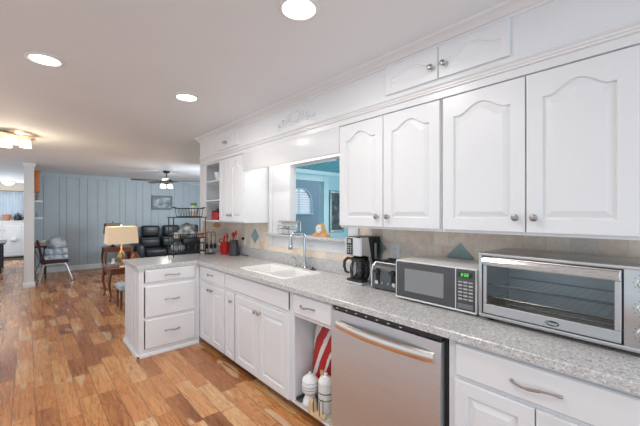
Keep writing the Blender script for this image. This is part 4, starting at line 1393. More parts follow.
# picture on the sunroom wall
t = thing('wall_picture', 'tall dark picture in a silver frame on the aqua sunroom wall', 'picture', (3.50, 5.60, 0.98))
px0, px1, pz0, pz1 = 3.30, 3.78, 0.98, 1.98
mb = MB()
mb.prism([(5.6185, 0), (5.585, 0), (5.578, 0.012), (5.585, 0.05), (5.600, 0.06), (5.6185, 0.06)], px0, px1, 'x')
mb = MB()
for a, b, c_, d_ in [(px0, pz0, px1, pz0 + 0.06), (px0, pz1 - 0.06, px1, pz1), (px0, pz0 + 0.06, px0 + 0.06, pz1 - 0.06), (px1 - 0.06, pz0 + 0.06, px1, pz1 - 0.06)]:
    mb.box(a, 5.585, b, c_, 5.6185, d_, 0.006)
part('frame', mb, plain('weathered_silver', (0.30, 0.34, 0.33), 0.4, 0.5, var=0.25, scale=20), t)
part('canvas', MB().box(px0 + 0.06, 5.604, pz0 + 0.06, px1 - 0.06, 5.612, pz1 - 0.06), patches('dark_painting', [(0.35, (0.02, 0.04, 0.05)), (0.55, (0.06, 0.10, 0.11)), (0.7, (0.25, 0.28, 0.25))], 6), t)

# ------------------------------------------------------------------ contents of the open cabinet
SZ = 0.0888
def sack(name, label, c, size, rot, mat, seed, capmat=None):
    """stuffed paper sack: puffy rounded block with a crumpled folded top"""
    mb = MB()
    n, m = 24, 18
    sx, sy, sz = size
    lp = []
    for j in range(m + 1):
        v = j / m
        z = sz * v
        puff = 0.80 + 0.20 * math.sin(PI * min(1, v * 1.02)) ** 0.5
        thin = 1 - 0.65 * max(0, (v - 0.72) / 0.28) ** 1.3
        ring_ = []
        for i in range(n):
            a = 2 * PI * i / n
            ca, sa = math.cos(a), math.sin(a)
            x = sx / 2 * math.copysign(abs(ca) ** 0.55, ca) * puff * thin
            y = sy / 2 * math.copysign(abs(sa) ** 0.45, sa) * (0.95 + 0.05 * puff)
            w = mnoise.noise(Vector((x * 18 + seed, y * 14, z * 12))) * 0.012
            ring_.append((x + w, y + w * 0.6, z + w * 0.5))
        lp.append(ring_)
    mb.loops(lp)
    o = single(name, mb, mat, label, 'bag', angle=60)
    o.location = c
    o.rotation_euler = rot
    return o
bagmat = stripes('red_white_sack', [(0.0, (0.42, 0.014, 0.014)), (0.34, (0.80, 0.78, 0.74)), (0.385, (0.50, 0.016, 0.016)), (0.52, (0.80, 0.78, 0.74)), (0.60, (0.52, 0.018, 0.016)), (0.76, (0.80, 0.78, 0.74))], 'Y', rough=0.35, wobble=0.06)
nt_ = bagmat.node_tree
sp_ = [n for n in nt_.nodes if n.type == 'SEPXYZ'][0]
ma_ = [n for n in nt_.nodes if n.type == 'MATH'][0]
dg_ = N(nt_, 'ShaderNodeMath', operation='ADD')
L(nt_, sp_.outputs['Y'], dg_.inputs[0]); L(nt_, sp_.outputs['Z'], dg_.inputs[1])
hf_ = N(nt_, 'ShaderNodeMath', operation='MULTIPLY')
L(nt_, dg_.outputs[0], hf_.inputs[0]); hf_.inputs[1].default_value = 0.5
L(nt_, hf_.outputs[0], ma_.inputs[2])
bag2 = stripes('white_red_sack', [(0.0, (0.55, 0.02, 0.02)), (0.36, (0.78, 0.75, 0.70)), (0.72, (0.70, 0.66, 0.60)), (0.86, (0.80, 0.78, 0.74))], 'Z', rough=0.4, wobble=0.10)
sack('flour_sack', 'red sack with white stripes and white top, upright in the open cabinet', (-0.405, 1.762, SZ + 0.001), (0.12, 0.22, 0.60), (R(3), R(2), R(0)), bagmat, 1.3)
sack('paper_bag', 'crumpled white paper bag with red lower half, behind the striped sack', (-0.215, 1.735, SZ + 0.008), (0.12, 0.26, 0.585), (R(2), R(-2), R(0)), bag2, 5.1)
def banded(name):
    return stripes(name, [(0.0, (0.80, 0.79, 0.77)), (0.44, (0.10, 0.16, 0.15)), (0.475, (0.80, 0.79, 0.77)), (0.66, (0.10, 0.16, 0.15)), (0.70, (0.80, 0.79, 0.77))], 'Z', rough=0.2)
t = thing('canister', 'white footed jar with dark bands and a domed lid, front left in the open cabinet', 'canister', (-0.533, 1.775, SZ))
jx, jy = -0.533, 1.775
bm_ = banded('banded_ceramic')
part('foot', MB().lathe([(0.052, 0), (0.054, 0.006), (0.048, 0.030), (0.036, 0.055), (0.034, 0.066), (0.044, 0.075), (0.001, 0.075)], (jx, jy, SZ + 0.0006), n=28), 'porcelain', t)
part('jar', MB().lathe([(0.040, 0), (0.056, 0.014), (0.061, 0.035), (0.058, 0.050), (0.060, 0.056), (0.060, 0.062), (0.052, 0.080), (0.001, 0.08)], (jx, jy, SZ + 0.0762), n=28), bm_, t)
part('lid', MB().lathe([(0.056, 0), (0.058, 0.006), (0.050, 0.025), (0.028, 0.044), (0.012, 0.050), (0.009, 0.056), (0.012, 0.062), (0.001, 0.067)], (jx, jy, SZ + 0.1568), n=28), 'porcelain', t)
t = thing('canister', 'tall white straight-sided canister with dark bands, beside the footed jar', 'canister', (-0.512, 1.634, SZ))
part('jar', MB().lathe([(0.050, 0), (0.052, 0.004), (0.052, 0.19), (0.048, 0.195), (0.001, 0.195)], (-0.512, 1.634, SZ + 0.0006), n=28), bm_, t)
part('lid', MB().lathe([(0.053, 0), (0.053, 0.010), (0.040, 0.030), (0.012, 0.040), (0.010, 0.050), (0.014, 0.058), (0.001, 0.064)], (-0.512, 1.634, SZ + 0.1962), n=28), 'porcelain', t)
t = thing('napkin_holder', 'pale wooden holder with wire loops in front of the canisters', 'napkin holder', (-0.590, 1.640, SZ))
nx, ny = -0.590, 1.640
part('base', MB().prism([(nx + 0.030 * math.copysign(abs(math.cos(a)) ** 0.6, math.cos(a)), ny + 0.078 * math.copysign(abs(math.sin(a)) ** 0.7, math.sin(a))) for a in [2 * PI * i / 28 for i in range(28)]], SZ + 0.0006, SZ + 0.018, 'z'), 'lightwood', t)
def fan_slat(y):
    poly = [(nx - 0.020, SZ + 0.018), (nx - 0.022, SZ + 0.055), (nx - 0.012, SZ + 0.082), (nx, SZ + 0.09), (nx + 0.012, SZ + 0.082), (nx + 0.022, SZ + 0.055), (nx + 0.020, SZ + 0.018)]
    return MB().prism(poly, y, y + 0.012)
for y in (ny + 0.030, ny + 0.048):
    part('wooden_slat', fan_slat(y), 'lightwood', t)
for y in (ny - 0.045, ny + 0.012):
    part('wire_loop', MB().tube([(nx - 0.016, y, SZ + 0.015), (nx - 0.016, y, SZ + 0.10), (nx - 0.008, y, SZ + 0.114), (nx + 0.008, y, SZ + 0.114), (nx + 0.016, y, SZ + 0.10), (nx + 0.016, y, SZ + 0.015)], 0.0025, 6), 'iron', t)
single('shelf_tray', (lambda m: (m.box(-0.585, 1.822, SZ + 0.0006, -0.47, 1.866, SZ + 0.006), m.box(-0.585, 1.818, SZ + 0.0006, -0.47, 1.822, SZ + 0.020), m.box(-0.585, 1.866, SZ + 0.0006, -0.47, 1.869, SZ + 0.020), m)[-1])(MB()), 'gray',
       'narrow dark metal tray along the left side of the open cabinet', 'tray')
single('cooking_spoon', (lambda m: (m.tube([(-0.500, 1.703, SZ + 0.001), (-0.485, 1.703, SZ + 0.19)], 0.006, 8), m.sphere((-0.483, 1.703, SZ + 0.215), 0.022, 10, 8, (0.4, 1, 1.4)), m)[-1])(MB()), 'clockwood',
       'wooden spoon standing between the two white canisters', 'spoon')

# ------------------------------------------------------------------ black rack on the peninsula
t = thing('counter_rack', 'two-tier black wire rack standing at the back of the peninsula', 'rack', (-0.56, 4.12, CT1))
qx0, qx1, qy0, qy1 = -0.745, -0.36, 4.02, 4.195
ZL, ZT = CT1 + 0.05, 1.385
for x in (qx0, qx1):
    for y in (qy0, qy1):
        part('leg', MB().tube([(x, y, CT1 + 0.0006), (x, y, ZT)], 0.006, 8), 'iron', t)
def wire_tray(z, dx=0.0, rim=0.0):
    mb = MB()
    mb.tube([(qx0 - dx, qy0, z), (qx1 + dx, qy0, z), (qx1 + dx, qy1, z), (qx0 - dx, qy1, z)], 0.0055, 6, True)
    k = 0
    n = 14
    for i in range(n + 1):
        x = qx0 - dx + (qx1 - qx0 + 2 * dx) * i / n
        mb.tube([(x, qy0, z), (x, qy1, z)], 0.003, 6)
    if rim:
        mb.tube([(qx0 - dx, qy0, z + rim), (qx1 + dx, qy0, z + rim), (qx1 + dx, qy1, z + rim), (qx0 - dx, qy1, z + rim)], 0.005, 6, True)
        for i in range(n + 1):
            x = qx0 - dx + (qx1 - qx0 + 2 * dx) * i / n
            for y in (qy0, qy1):
                mb.tube([(x, y, z), (x, y, z + rim)], 0.003, 6)
    return mb
part('lower_tray', wire_tray(ZL, 0.0, 0.10), 'iron', t)
part('middle_tray', wire_tray(CT1 + 0.215, 0.0, 0.05), 'iron', t)
mb = wire_tray(ZT, 0.015)
mb.box(qx0 - 0.015, qy0, ZT - 0.004, qx1 + 0.015, qy1, ZT + 0.003)
part('top_tray', mb, 'iron', t)
# basket on top
t = thing('wire_basket', 'small black wire basket on top of the peninsula rack', 'basket', (-0.53, 4.1, ZT))
bx0, bx1, by0, by1, bz = -0.655, -0.405, 4.03, 4.185, ZT + 0.0095
mb = MB()
for z, e in ((bz, 0.0), (bz + 0.10, 0.02)):
    mb.tube([(bx0 - e, by0, z), (bx1 + e, by0, z), (bx1 + e, by1, z), (bx0 - e, by1, z)], 0.0055, 6, True)
for i in range(9):
    u = i / 8
    xa = bx0 + (bx1 - bx0) * u; xb = bx0 - 0.02 + (bx1 - bx0 + 0.04) * u
    for y in (by0, by1):
        mb.tube([(xa, y, bz), (xb, y, bz + 0.10)], 0.003, 6)
    mb.tube([(xa, by0, bz), (xa, by1, bz)], 0.003, 6)
part('wires', mb, 'iron', t)
for sg, xx in ((-1, bx0 - 0.02), (1, bx1 + 0.02)):
    part('handle', MB().tube([(xx, by0 + 0.04, bz + 0.10), (xx + sg * 0.05, by0 + 0.05, bz + 0.115), (xx + sg * 0.05, by1 - 0.05, bz + 0.115), (xx, by1 - 0.04, bz + 0.10)], 0.005, 6), 'iron', t)
t = thing('jar', 'clear jar of tan grain with green lid, in the wire basket', 'jar', (-0.475, 4.1, bz))
part('body', MB().lathe([(0.040, 0), (0.044, 0.006), (0.044, 0.105), (0.034, 0.125), (0.034, 0.135), (0.001, 0.135)], (-0.475, 4.105, bz + 0.004), n=20), patches('tan_grain', [(0.4, (0.55, 0.47, 0.34)), (0.6, (0.72, 0.66, 0.55))], 60), t)
part('lid', MB().lathe([(0.037, 0), (0.038, 0.002), (0.038, 0.028), (0.001, 0.030)], (-0.475, 4.105, bz + 0.1395), n=20), plain('green_lid', (0.04, 0.30, 0.06), 0.4), t)
part('label_band', MB().lathe([(0.0446, 0), (0.0452, 0.0), (0.0452, 0.040), (0.0446, 0.04)], (-0.475, 4.105, bz + 0.066), n=20, cap=False), 'white', t)
# lumpy bag of jars on the middle tray
def lump(name, label, c, sz, seed, mat, cat, amp=0.25, n=22, m=14):
    mb = MB()
    lp = []
    for j in range(1, m):
        a = PI * j / m
        rg = []
        for i in range(n):
            b = 2 * PI * i / n
            d = Vector((math.sin(a) * math.cos(b), math.sin(a) * math.sin(b), -math.cos(a)))
            r = 1 + amp * mnoise.noise(d * 2.2 + Vector((seed, 0, 0))) + amp * 0.5 * mnoise.noise(d * 5 + Vector((0, seed, 0)))
            z = max(d.z * r, -0.72)
            rg.append((c[0] + sz[0] * d.x * r, c[1] + sz[1] * d.y * r, c[2] + sz[2] * z))
        lp.append(rg)
    mb.loops(lp)
    return single(name, mb, mat, label, cat, angle=60)
bagclear = patches('grey_plastic_film', [(0.35, (0.10, 0.10, 0.10)), (0.5, (0.30, 0.31, 0.31)), (0.65, (0.62, 0.62, 0.60))], 16, 0.25, 4)
lump('plastic_bag', 'crumpled grey plastic bag on the middle tier of the rack', (-0.545, 4.11, CT1 + 0.293), (0.108, 0.07, 0.098), 2.2, bagclear, 'bag')
lump('plastic_bag', 'grey-green plastic bundle at the left of the lower tier', (-0.665, 4.105, ZL + 0.056), (0.075, 0.07, 0.065), 7.7, patches('greenish_film', [(0.35, (0.15, 0.17, 0.16)), (0.6, (0.42, 0.46, 0.45))], 14, 0.3), 'bag')
lids = [('pink_lid', (0.62, 0.34, 0.27), -0.405, 'pink round container at the right of the middle tier'), ('cream_lid', (0.66, 0.60, 0.50), -0.695, 'cream round container at the left of the middle tier')]
for nm, col, x, lab in lids:
    single('container', MB().lathe([(0.030, 0), (0.036, 0.004), (0.038, 0.055), (0.040, 0.057), (0.040, 0.068), (0.001, 0.069)], (x, 4.075, CT1 + 0.2195), n=20), plain(nm, col, 0.4), lab, 'container', 'containers on the rack')
for k, x in enumerate((-0.545, -0.455)):
    single('pan', MB().lathe([(0.034, 0), (0.040, 0.004), (0.043, 0.075), (0.040, 0.075), (0.036, 0.008), (0.001, 0.008)], (x, 4.10, ZL + 0.0045), n=20), 'iron',
           ['black tin next to the bundle on the lower tier', 'black tin at the right of the lower tier'][k], 'tin', 'black tins on the lower tier')

# ------------------------------------------------------------------ den furniture
def cabriole(mb, x, y, h, dx, dy, r=0.026):
    """S-curved table leg leaning out to (dx, dy)"""
    pts = []; rr = []
    for i in range(15):
        u = i / 14
        z = h * (1 - u)
        off = 0.035 * math.sin(PI * u * 1.15) * (1 if u < 0.55 else 1) - 0.035 * max(0, (u - 0.55)) + 0.05 * max(0, u - 0.80) / 0.2
        pts.append((x + dx * off, y + dy * off, z))
        rr.append(r * (1.25 - 0.75 * min(1, u * 1.25)) + (0.010 if u > 0.93 else 0))
    mb.tube(pts, rr, 8)
    mb.sphere((pts[-1][0], pts[-1][1], 0.0175), 0.022, 10, 6, (1.1, 1.1, 0.75))
def end_table(label, x0, x1, y0, y1, h, group):
    t = thing('end_table', label, 'table', ((x0 + x1) / 2, (y0 + y1) / 2, 0), group=group)
    part('tabletop', MB().box(x0, y0, h - 0.025, x1, y1, h, 0.008), 'wood', t)
    mb = MB()
    pr_ = []
    mb.box(x0 + 0.05, y0 + 0.03, h - 0.11, x1 - 0.05, y0 + 0.048, h - 0.0255)
    mb.box(x0 + 0.05, y1 - 0.048, h - 0.11, x1 - 0.05, y1 - 0.03, h - 0.0255)
    mb.box(x0 + 0.03, y0 + 0.048, h - 0.11, x0 + 0.05, y1 - 0.048, h - 0.0255)
    mb.box(x1 - 0.05, y0 + 0.048, h - 0.11, x1 - 0.03, y1 - 0.048, h - 0.0255)
    part('apron', mb, 'wood', t)
    for sx, x in ((-1, x0 + 0.05), (1, x1 - 0.05)):
        for sy, y in ((-1, y0 + 0.05), (1, y1 - 0.05)):
            mb = MB()
            cabriole(mb, x, y, h - 0.026, sx * 0.8, sy * 0.8)
            mb.xf = Matrix.Identity(4)
            part('leg', mb, 'wood', t)
    return t
end_table('mahogany end table with curved legs, beside the peninsula', -1.06, -0.50, 6.20, 6.82, 0.535, 'curved-leg end tables')
end_table('dark end table with curved legs at the end of the sofa', -0.68, -0.08, 9.05, 9.55, 0.62, 'curved-leg end tables')

shade_m = None
def lamp(label, x, y, z, sw, sh, zs0, lit, bodymat, shade_col, glowing, fin, shade_d):
    t = thing('table_lamp', label, 'lamp', (x, y, z))
    hb = zs0 + 0.06 - z
    part('base', MB().lathe([(0.075, 0), (0.08, 0.012), (0.03, 0.03), (0.022, 0.06), (0.055, 0.13), (0.060, 0.18), (0.035, 0.25), (0.014, 0.28), (0.012, hb)], (x, y, z + 0.0006), n=20), bodymat, t)
    m, nt, b = nodes('linen_shade')
    tc = N(nt, 'ShaderNodeTexCoord')
    wv = N(nt, 'ShaderNodeTexNoise', i_Scale=60.0, i_Detail=3.0)
    mp = N(nt, 'ShaderNodeMapping'); mp.inputs['Scale'].default_value = (1, 1, 4)
    L(nt, tc.outputs['Object'], mp.inputs['Vector']); L(nt, mp.outputs['Vector'], wv.inputs['Vector'])
    rp = ramp(nt, [(0.3, [c * 0.88 for c in shade_col]), (0.7, shade_col)])
    L(nt, wv.outputs['Fac'], rp.inputs['Fac'])
    L(nt, rp.outputs['Color'], b.inputs['Base Color'])
    b.inputs['Roughness'].default_value = 0.9
    if glowing:
        L(nt, rp.outputs['Color'], b.inputs['Emission Color'])
        b.inputs['Emission Strength'].default_value = glowing
    mb = MB()
    d = shade_d
    k = 0.006
    c0_, c1_ = [(x - sw / 2, y - d / 2), (x + sw / 2, y - d / 2), (x + sw / 2, y + d / 2), (x - sw / 2, y + d / 2)], [(x - sw * 0.46, y - d * 0.46), (x + sw * 0.46, y - d * 0.46), (x + sw * 0.46, y + d * 0.46), (x - sw * 0.46, y + d * 0.46)]
    lo_ = [[(p[0], p[1], zs0) for p in c0_], [(p[0], p[1], zs0 + sh) for p in c1_], [(x + (p[0] - x) * 0.97, y + (p[1] - y) * 0.97, zs0 + sh) for p in c1_], [(x + (p[0] - x) * 0.97, y + (p[1] - y) * 0.97, zs0) for p in c0_]]
    lo_.append(lo_[0])
    mb.loops(lo_, False, False)
    part('lamp_shade', mb, m, t)
    mb = MB().tube([(x - sw * 0.45, y, zs0 + sh * 0.93), (x + sw * 0.45, y, zs0 + sh * 0.93)], 0.003, 6)
    mb.tube([(x, y, z + hb), (x, y, zs0 + sh + 0.01)], 0.004, 6)
    part('harp', mb, 'brass', t)
    part('finial', MB().lathe([(0.006, 0), (0.016, 0.012), (0.014, 0.026), (0.001, 0.036)], (x, y, zs0 + sh + 0.008), n=12), fin, t)
    if lit:
        l = bpy.data.lights.new('bulb', 'POINT'); l.energy = lit; l.color = (1.0, 0.80, 0.55); l.shadow_soft_size = 0.04
        o = bpy.data.objects.new('bulb', l); o.location = (x, y, zs0 + sh * 0.45); C.objects.link(o)
    return t
lamp('lit table lamp with wide cream linen shade, on the near end table', -0.83, 6.42, 0.535, 0.46, 0.285, 0.925, 8, 'brass', (0.78, 0.60, 0.42), 0.45, 'porcelain', 0.30)
lamp('unlit lamp with taupe shade, standing near the far panelled wall', -0.47, 9.30, 0.62, 0.36, 0.26, 0.935, 0, 'iron', (0.26, 0.225, 0.20), 0.0, 'iron', 0.30)
# clutter on the near end table
t = thing('tissue_box', 'grey box with white tissue, left on the near end table', 'tissue box', (-0.98, 6.36, 0.5355))
part('box', MB().box(-1.03, 6.30, 0.536, -0.91, 6.42, 0.600, 0.004), plain('grey_box', (0.26, 0.27, 0.28), 0.5, var=0.15), t)
part('tissue', MB().lathe([(0.028, 0), (0.03, 0.02), (0.016, 0.05), (0.024, 0.075), (0.001, 0.08)], (-0.96, 6.36, 0.5975), n=9), 'white', t)
single('vase', MB().lathe([(0.045, 0), (0.05, 0.01), (0.075, 0.08), (0.07, 0.15), (0.035, 0.20), (0.04, 0.22), (0.034, 0.22), (0.001, 0.19)], (-0.64, 6.34, 0.5356), n=20), plain('red_brown_glaze', (0.22, 0.06, 0.03), 0.25), 'red-brown vase on the near end table right of the lamp', 'vase')
single('magazine', MB().box(-0.88, 6.24, 0.5356, -0.70, 6.34, 0.548, 0.002, 1), 'white', 'white booklet on the front edge of the near end table', 'booklet')
# footstool
t = thing('footstool', 'low stool with pale blue cushion, between end table and peninsula', 'stool', (-0.83, 5.76, 0))
part('cushion', MB().box(-1.01, 5.60, 0.27, -0.62, 5.92, 0.36, 0.03, 3), plain('pale_blue_cloth', (0.42, 0.52, 0.60), 0.8), t)
for x in (-0.98, -0.65):
    for y in (5.63, 5.89):
        part('leg', MB().cyl((x, y, 0.0006), (x, y, 0.272), 0.013, 0.018, 10), 'wood', t)

# sofa: three reclining seats
def pillow(mb, x0, y0, z0, x1, y1, z1, puff=0.35, n=4, tilt=None):
    mb.box(x0, y0, z0, x1, y1, z1, min(x1 - x0, y1 - y0, z1 - z0) * puff, 4)
t = thing('sofa', 'black leather reclining sofa along the far panelled wall', 'sofa', (0.75, 9.72, 0))
sx0, sx1, sy0, sy1 = 0.0, 2.12, 9.22, 10.18
part('base', MB().box(sx0 + 0.02, sy0 + 0.06, 0.05, sx1 - 0.02, sy1, 0.30, 0.03), 'leather', t)
for xx in (sx0, sx1 - 0.24):
    mb = MB(); pillow(mb, xx, sy0, 0.04, xx + 0.24, sy1 - 0.15, 0.64, 0.30)
    part('armrest', mb, 'leather', t)
sw = (sx1 - sx0 - 0.48) / 3
for k in range(3):
    a = sx0 + 0.24 + sw * k
    mb = MB(); pillow(mb, a + 0.004, sy0 + 0.02, 0.29, a + sw - 0.004, sy1 - 0.32, 0.50, 0.30)
    part('seat_cushion', mb, 'leather', t)
    mb = MB()
    pillow(mb, a + 0.006, sy1 - 0.36, 0.47, a + sw - 0.006, sy1 - 0.04, 0.80, 0.20)
    pillow(mb, a + 0.03, sy1 - 0.40, 0.50, a + sw - 0.03, sy1 - 0.20, 0.74, 0.25)
    bk = part('backrest', mb, 'leather', t)
    mb = MB(); pillow(mb, a + 0.05, sy1 - 0.40, 0.80, a + sw - 0.05, sy1 - 0.14, 1.10, 0.24)
    part('headrest', mb, 'leather', bk)
for xx in (sx0 + 0.08, sx1 - 0.08):
    for yy in (sy0 + 0.1, sy1 - 0.08):
        part('foot', MB().cyl((xx, yy, 0.0006), (xx, yy, 0.055), 0.025, n=10), 'iron', t)

# picture above the sofa
t = thing('wall_picture', 'grey-framed seascape print hanging above the black sofa', 'picture', (0.91, 10.27, 1.50))
px0, px1, pz0, pz1 = 0.65, 1.22, 1.545, 1.955
mb = MB()
for a, b, c_, d_ in [(px0, pz0, px1, pz0 + 0.05), (px0, pz1 - 0.05, px1, pz1), (px0, pz0 + 0.05, px0 + 0.05, pz1 - 0.05), (px1 - 0.05, pz0 + 0.05, px1, pz1 - 0.05)]:
    mb.box(a, 10.268, b, c_, 10.2995, d_, 0.005)
part('frame', mb, plain('driftwood_frame', (0.20, 0.23, 0.25), 0.5, var=0.2), t)
part('print', MB().box(px0 + 0.05, 10.282, pz0 + 0.05, px1 - 0.05, 10.292, pz1 - 0.05), patches('seascape', [(0.38, (0.16, 0.22, 0.26)), (0.52, (0.34, 0.44, 0.48)), (0.64, (0.55, 0.58, 0.56))], 7, 0.4, 4), t)

# ceiling fan
fx, fy = 0.36, 7.95
t = thing('ceiling_fan', 'ceiling fan with dark motor, grey-brown blades and lit glass shades', 'ceiling fan', (fx, fy, CEIL))
part('canopy', MB().lathe([(0.075, -0.0006), (0.075, -0.02), (0.055, -0.05), (0.018, -0.058), (0.012, -0.06)], (fx, fy, CEIL), n=20), 'iron', t)
part('downrod', MB().cyl((fx, fy, CEIL - 0.17), (fx, fy, CEIL - 0.055), 0.012), 'iron', t)
part('motor', MB().lathe([(0.02, 0), (0.045, -0.01), (0.06, -0.03), (0.115, -0.055), (0.12, -0.085), (0.10, -0.12), (0.05, -0.125), (0.05, -0.15), (0.001, -0.15)], (fx, fy, CEIL - 0.15), n=26), 'iron', t)
blade_m = plain('weathered_blade', (0.13, 0.115, 0.10), 0.45, var=0.25, scale=6)
for k in range(5):
    a = R(-38 + 72 * k)
    mb = MB()
    lp = []
    for i in range(13):
        u = i / 12
        r = 0.17 + 0.55 * u
        w = 0.045 + 0.028 * math.sin(PI * min(1, u * 0.75 + 0.1)) if u < 0.97 else 0.045
        tz = 0.012
        pts = []
        for s_, z_ in [(-1, -0.003), (1, -0.003), (1, 0.003), (-1, 0.003)]:
            x = r; y = s_ * w
            z = z_ + s_ * tz
            pts.append((fx + x * math.cos(a) - y * math.sin(a), fy + x * math.sin(a) + y * math.cos(a), CEIL - 0.235 + z))
        lp.append(pts)
    mb.loops(lp)
    bl = part('blade', mb, blade_m, t)
    mb = MB().tube([(fx + 0.09 * math.cos(a), fy + 0.09 * math.sin(a), CEIL - 0.232), (fx + 0.15 * math.cos(a), fy + 0.15 * math.sin(a), CEIL - 0.240), (fx + 0.24 * math.cos(a), fy + 0.24 * math.sin(a), CEIL - 0.242)], [0.014, 0.012, 0.010], 6)
    part('blade_bracket', mb, 'iron', bl)
for k in range(4):
    a = R(20 + 90 * k)
    lx, ly = fx + 0.105 * math.cos(a), fy + 0.105 * math.sin(a)
    part('glass_shade', MB().lathe([(0.022, 0), (0.045, -0.015), (0.050, -0.085), (0.046, -0.085), (0.040, -0.02), (0.001, -0.018)], (lx, ly, CEIL - 0.305), n=16), 'fanglow', t)
    part('shade_arm', MB().tube([(fx + 0.04 * math.cos(a), fy + 0.04 * math.sin(a), CEIL - 0.288), (lx, ly, CEIL - 0.292), (lx, ly, CEIL - 0.305)], 0.010, 8), 'iron', t)
l = bpy.data.lights.new('fan_bulbs', 'POINT'); l.energy = 14; l.color = (1.0, 0.93, 0.85); l.shadow_soft_size = 0.10
o = bpy.data.objects.new('fan_bulbs', l); o.location = (fx, fy, CEIL - 0.46); C.objects.link(o)

# recessed lights
for k, (x, y) in enumerate(CANS[:3]):
    lab = ['round recessed ceiling light at upper left of the photo', 'round recessed ceiling light farthest from the camera', 'round recessed ceiling light nearest the camera, by the wall cabinets'][k]
    t = thing('recessed_light', lab, 'ceiling light', (x, y, CEIL), group='recessed ceiling lights')
    part('trim_ring', MB().lathe([(0.098, -0.0006), (0.098, -0.006), (0.080, -0.010), (0.076, -0.004), (0.076, -0.0006)], (x, y, CEIL), n=36, cap=False), 'white', t)
    part('lens', MB().lathe([(0.0755, -0.0006), (0.0755, -0.004), (0.001, -0.0055)], (x, y, CEIL), n=36), 'can', t)

# flush ceiling fixture with glass shades
gx, gy = -2.19, 5.42
t = thing('flush_light', 'brass ceiling fixture with four lit glass shades, at left', 'ceiling light', (gx, gy, CEIL))
part('ceiling_plate', MB().lathe([(0.06, -0.0006), (0.06, -0.012), (0.05, -0.016), (0.02, -0.03)], (gx, gy, CEIL), n=28), 'brass', t)
mb = MB()
mb.lathe([(0.235, 0.0), (0.242, 0.002), (0.238, 0.007), (0.05, 0.014), (0.001, 0.014)], (gx, gy, CEIL - 0.052), n=36)
part('brass_pan', mb, 'paleb', t)
for k in range(4):
    a = R(12 + 90 * k)
    lx, ly = gx + 0.150 * math.cos(a), gy + 0.150 * math.sin(a)
    part('glass_shade', MB().lathe([(0.028, 0), (0.050, -0.006), (0.052, -0.02), (0.060, -0.105), (0.056, -0.105), (0.048, -0.02), (0.001, -0.012)], (lx, ly, CEIL - 0.0535), n=20), 'shadeglow', t)
l = bpy.data.lights.new('fixture_bulbs', 'POINT'); l.energy = 20; l.color = (1.0, 0.80, 0.56); l.shadow_soft_size = 0.12
o = bpy.data.objects.new('fixture_bulbs', l); o.location = (gx, gy, CEIL - 0.42); C.objects.link(o)
l = bpy.data.lights.new('fixture_uplight', 'POINT'); l.energy = 1.6; l.color = (1.0, 0.80, 0.56); l.shadow_soft_size = 0.01
o = bpy.data.objects.new('fixture_uplight', l); o.location = (gx + 0.08, gy, CEIL - 0.035); C.objects.link(o)

# ------------------------------------------------------------------ along the partition: shelves, wall box, desk, chair
def wall_shelf(label, y0, y1, z, d=0.15):
    t = thing('wall_shelf', label, 'shelf', (-1.87, (y0 + y1) / 2, z), group='shelves on the partition')
    part('board', MB().box(-1.9395, y0, z, -1.94 + d, y1, z + 0.035, 0.003), 'trim', t)
    return t
wall_shelf('small white wall shelf just below the orange wooden box', 8.65, 9.20, 1.66)
wall_shelf('lower white wall shelf above the dark desk', 8.65, 9.20, 1.32)
t = thing('wall_box', 'orange-brown wooden box hanging on the partition by the white post', 'wall box', (-1.88, 8.83, 1.86))
part('case', MB().box(-1.9395, 8.68, 1.86, -1.84, 8.98, 2.275, 0.006), 'orangewood', t)
part('cornice', MB().box(-1.9395, 8.66, 2.2755, -1.825, 9.00, 2.300, 0.004), 'orangewood', t)
single('figurine', MB().lathe([(0.035, 0), (0.04, 0.01), (0.02, 0.05), (0.038, 0.09), (0.03, 0.12), (0.012, 0.135), (0.022, 0.155), (0.001, 0.175)], (-1.875, 8.80, 1.6956), n=14), plain('pewter_grey', (0.35, 0.36, 0.37), 0.4, 0.3), 'grey figurine on the shelf below the wooden box', 'figurine')
single('picture_stand', MB().prism([(8.82, 1.3556), (8.96, 1.3556), (8.94, 1.455), (8.84, 1.455)], -1.89, -1.875, 'x'), plain('muted_green', (0.13, 0.18, 0.17), 0.5, var=0.2), 'small dark upright frame on the lower white shelf', 'frame')
t = thing('desk', 'narrow black desk under the shelves behind the chair', 'desk', (-1.82, 9.72, 0))
part('desktop', MB().box(-1.935, 9.32, 0.69, -1.70, 10.12, 0.715, 0.003), 'iron', t)
for x in (-1.91, -1.725):
    for y in (9.35, 10.09):
        part('leg', MB().box(x - 0.012, y - 0.012, 0.0006, x + 0.012, y + 0.012, 0.6895), 'iron', t)
for a, b in ((-1.91, -1.725), (-1.725, -1.91)):
    part('side_brace', MB().tube([(a, 9.335, 0.12), (b, 9.335, 0.66)], 0.007, 6), 'iron', t)
t = thing('storage_box', 'white and pink box on the dark desk', 'box', (-1.82, 9.48, 0.7155))
part('body', MB().box(-1.92, 9.38, 0.7156, -1.73, 9.58, 0.80, 0.004), plain('pinkish_box', (0.62, 0.42, 0.36), 0.6, var=0.1), t)
part('lid', MB().box(-1.925, 9.375, 0.8005, -1.725, 9.585, 0.835, 0.004), 'white', t)
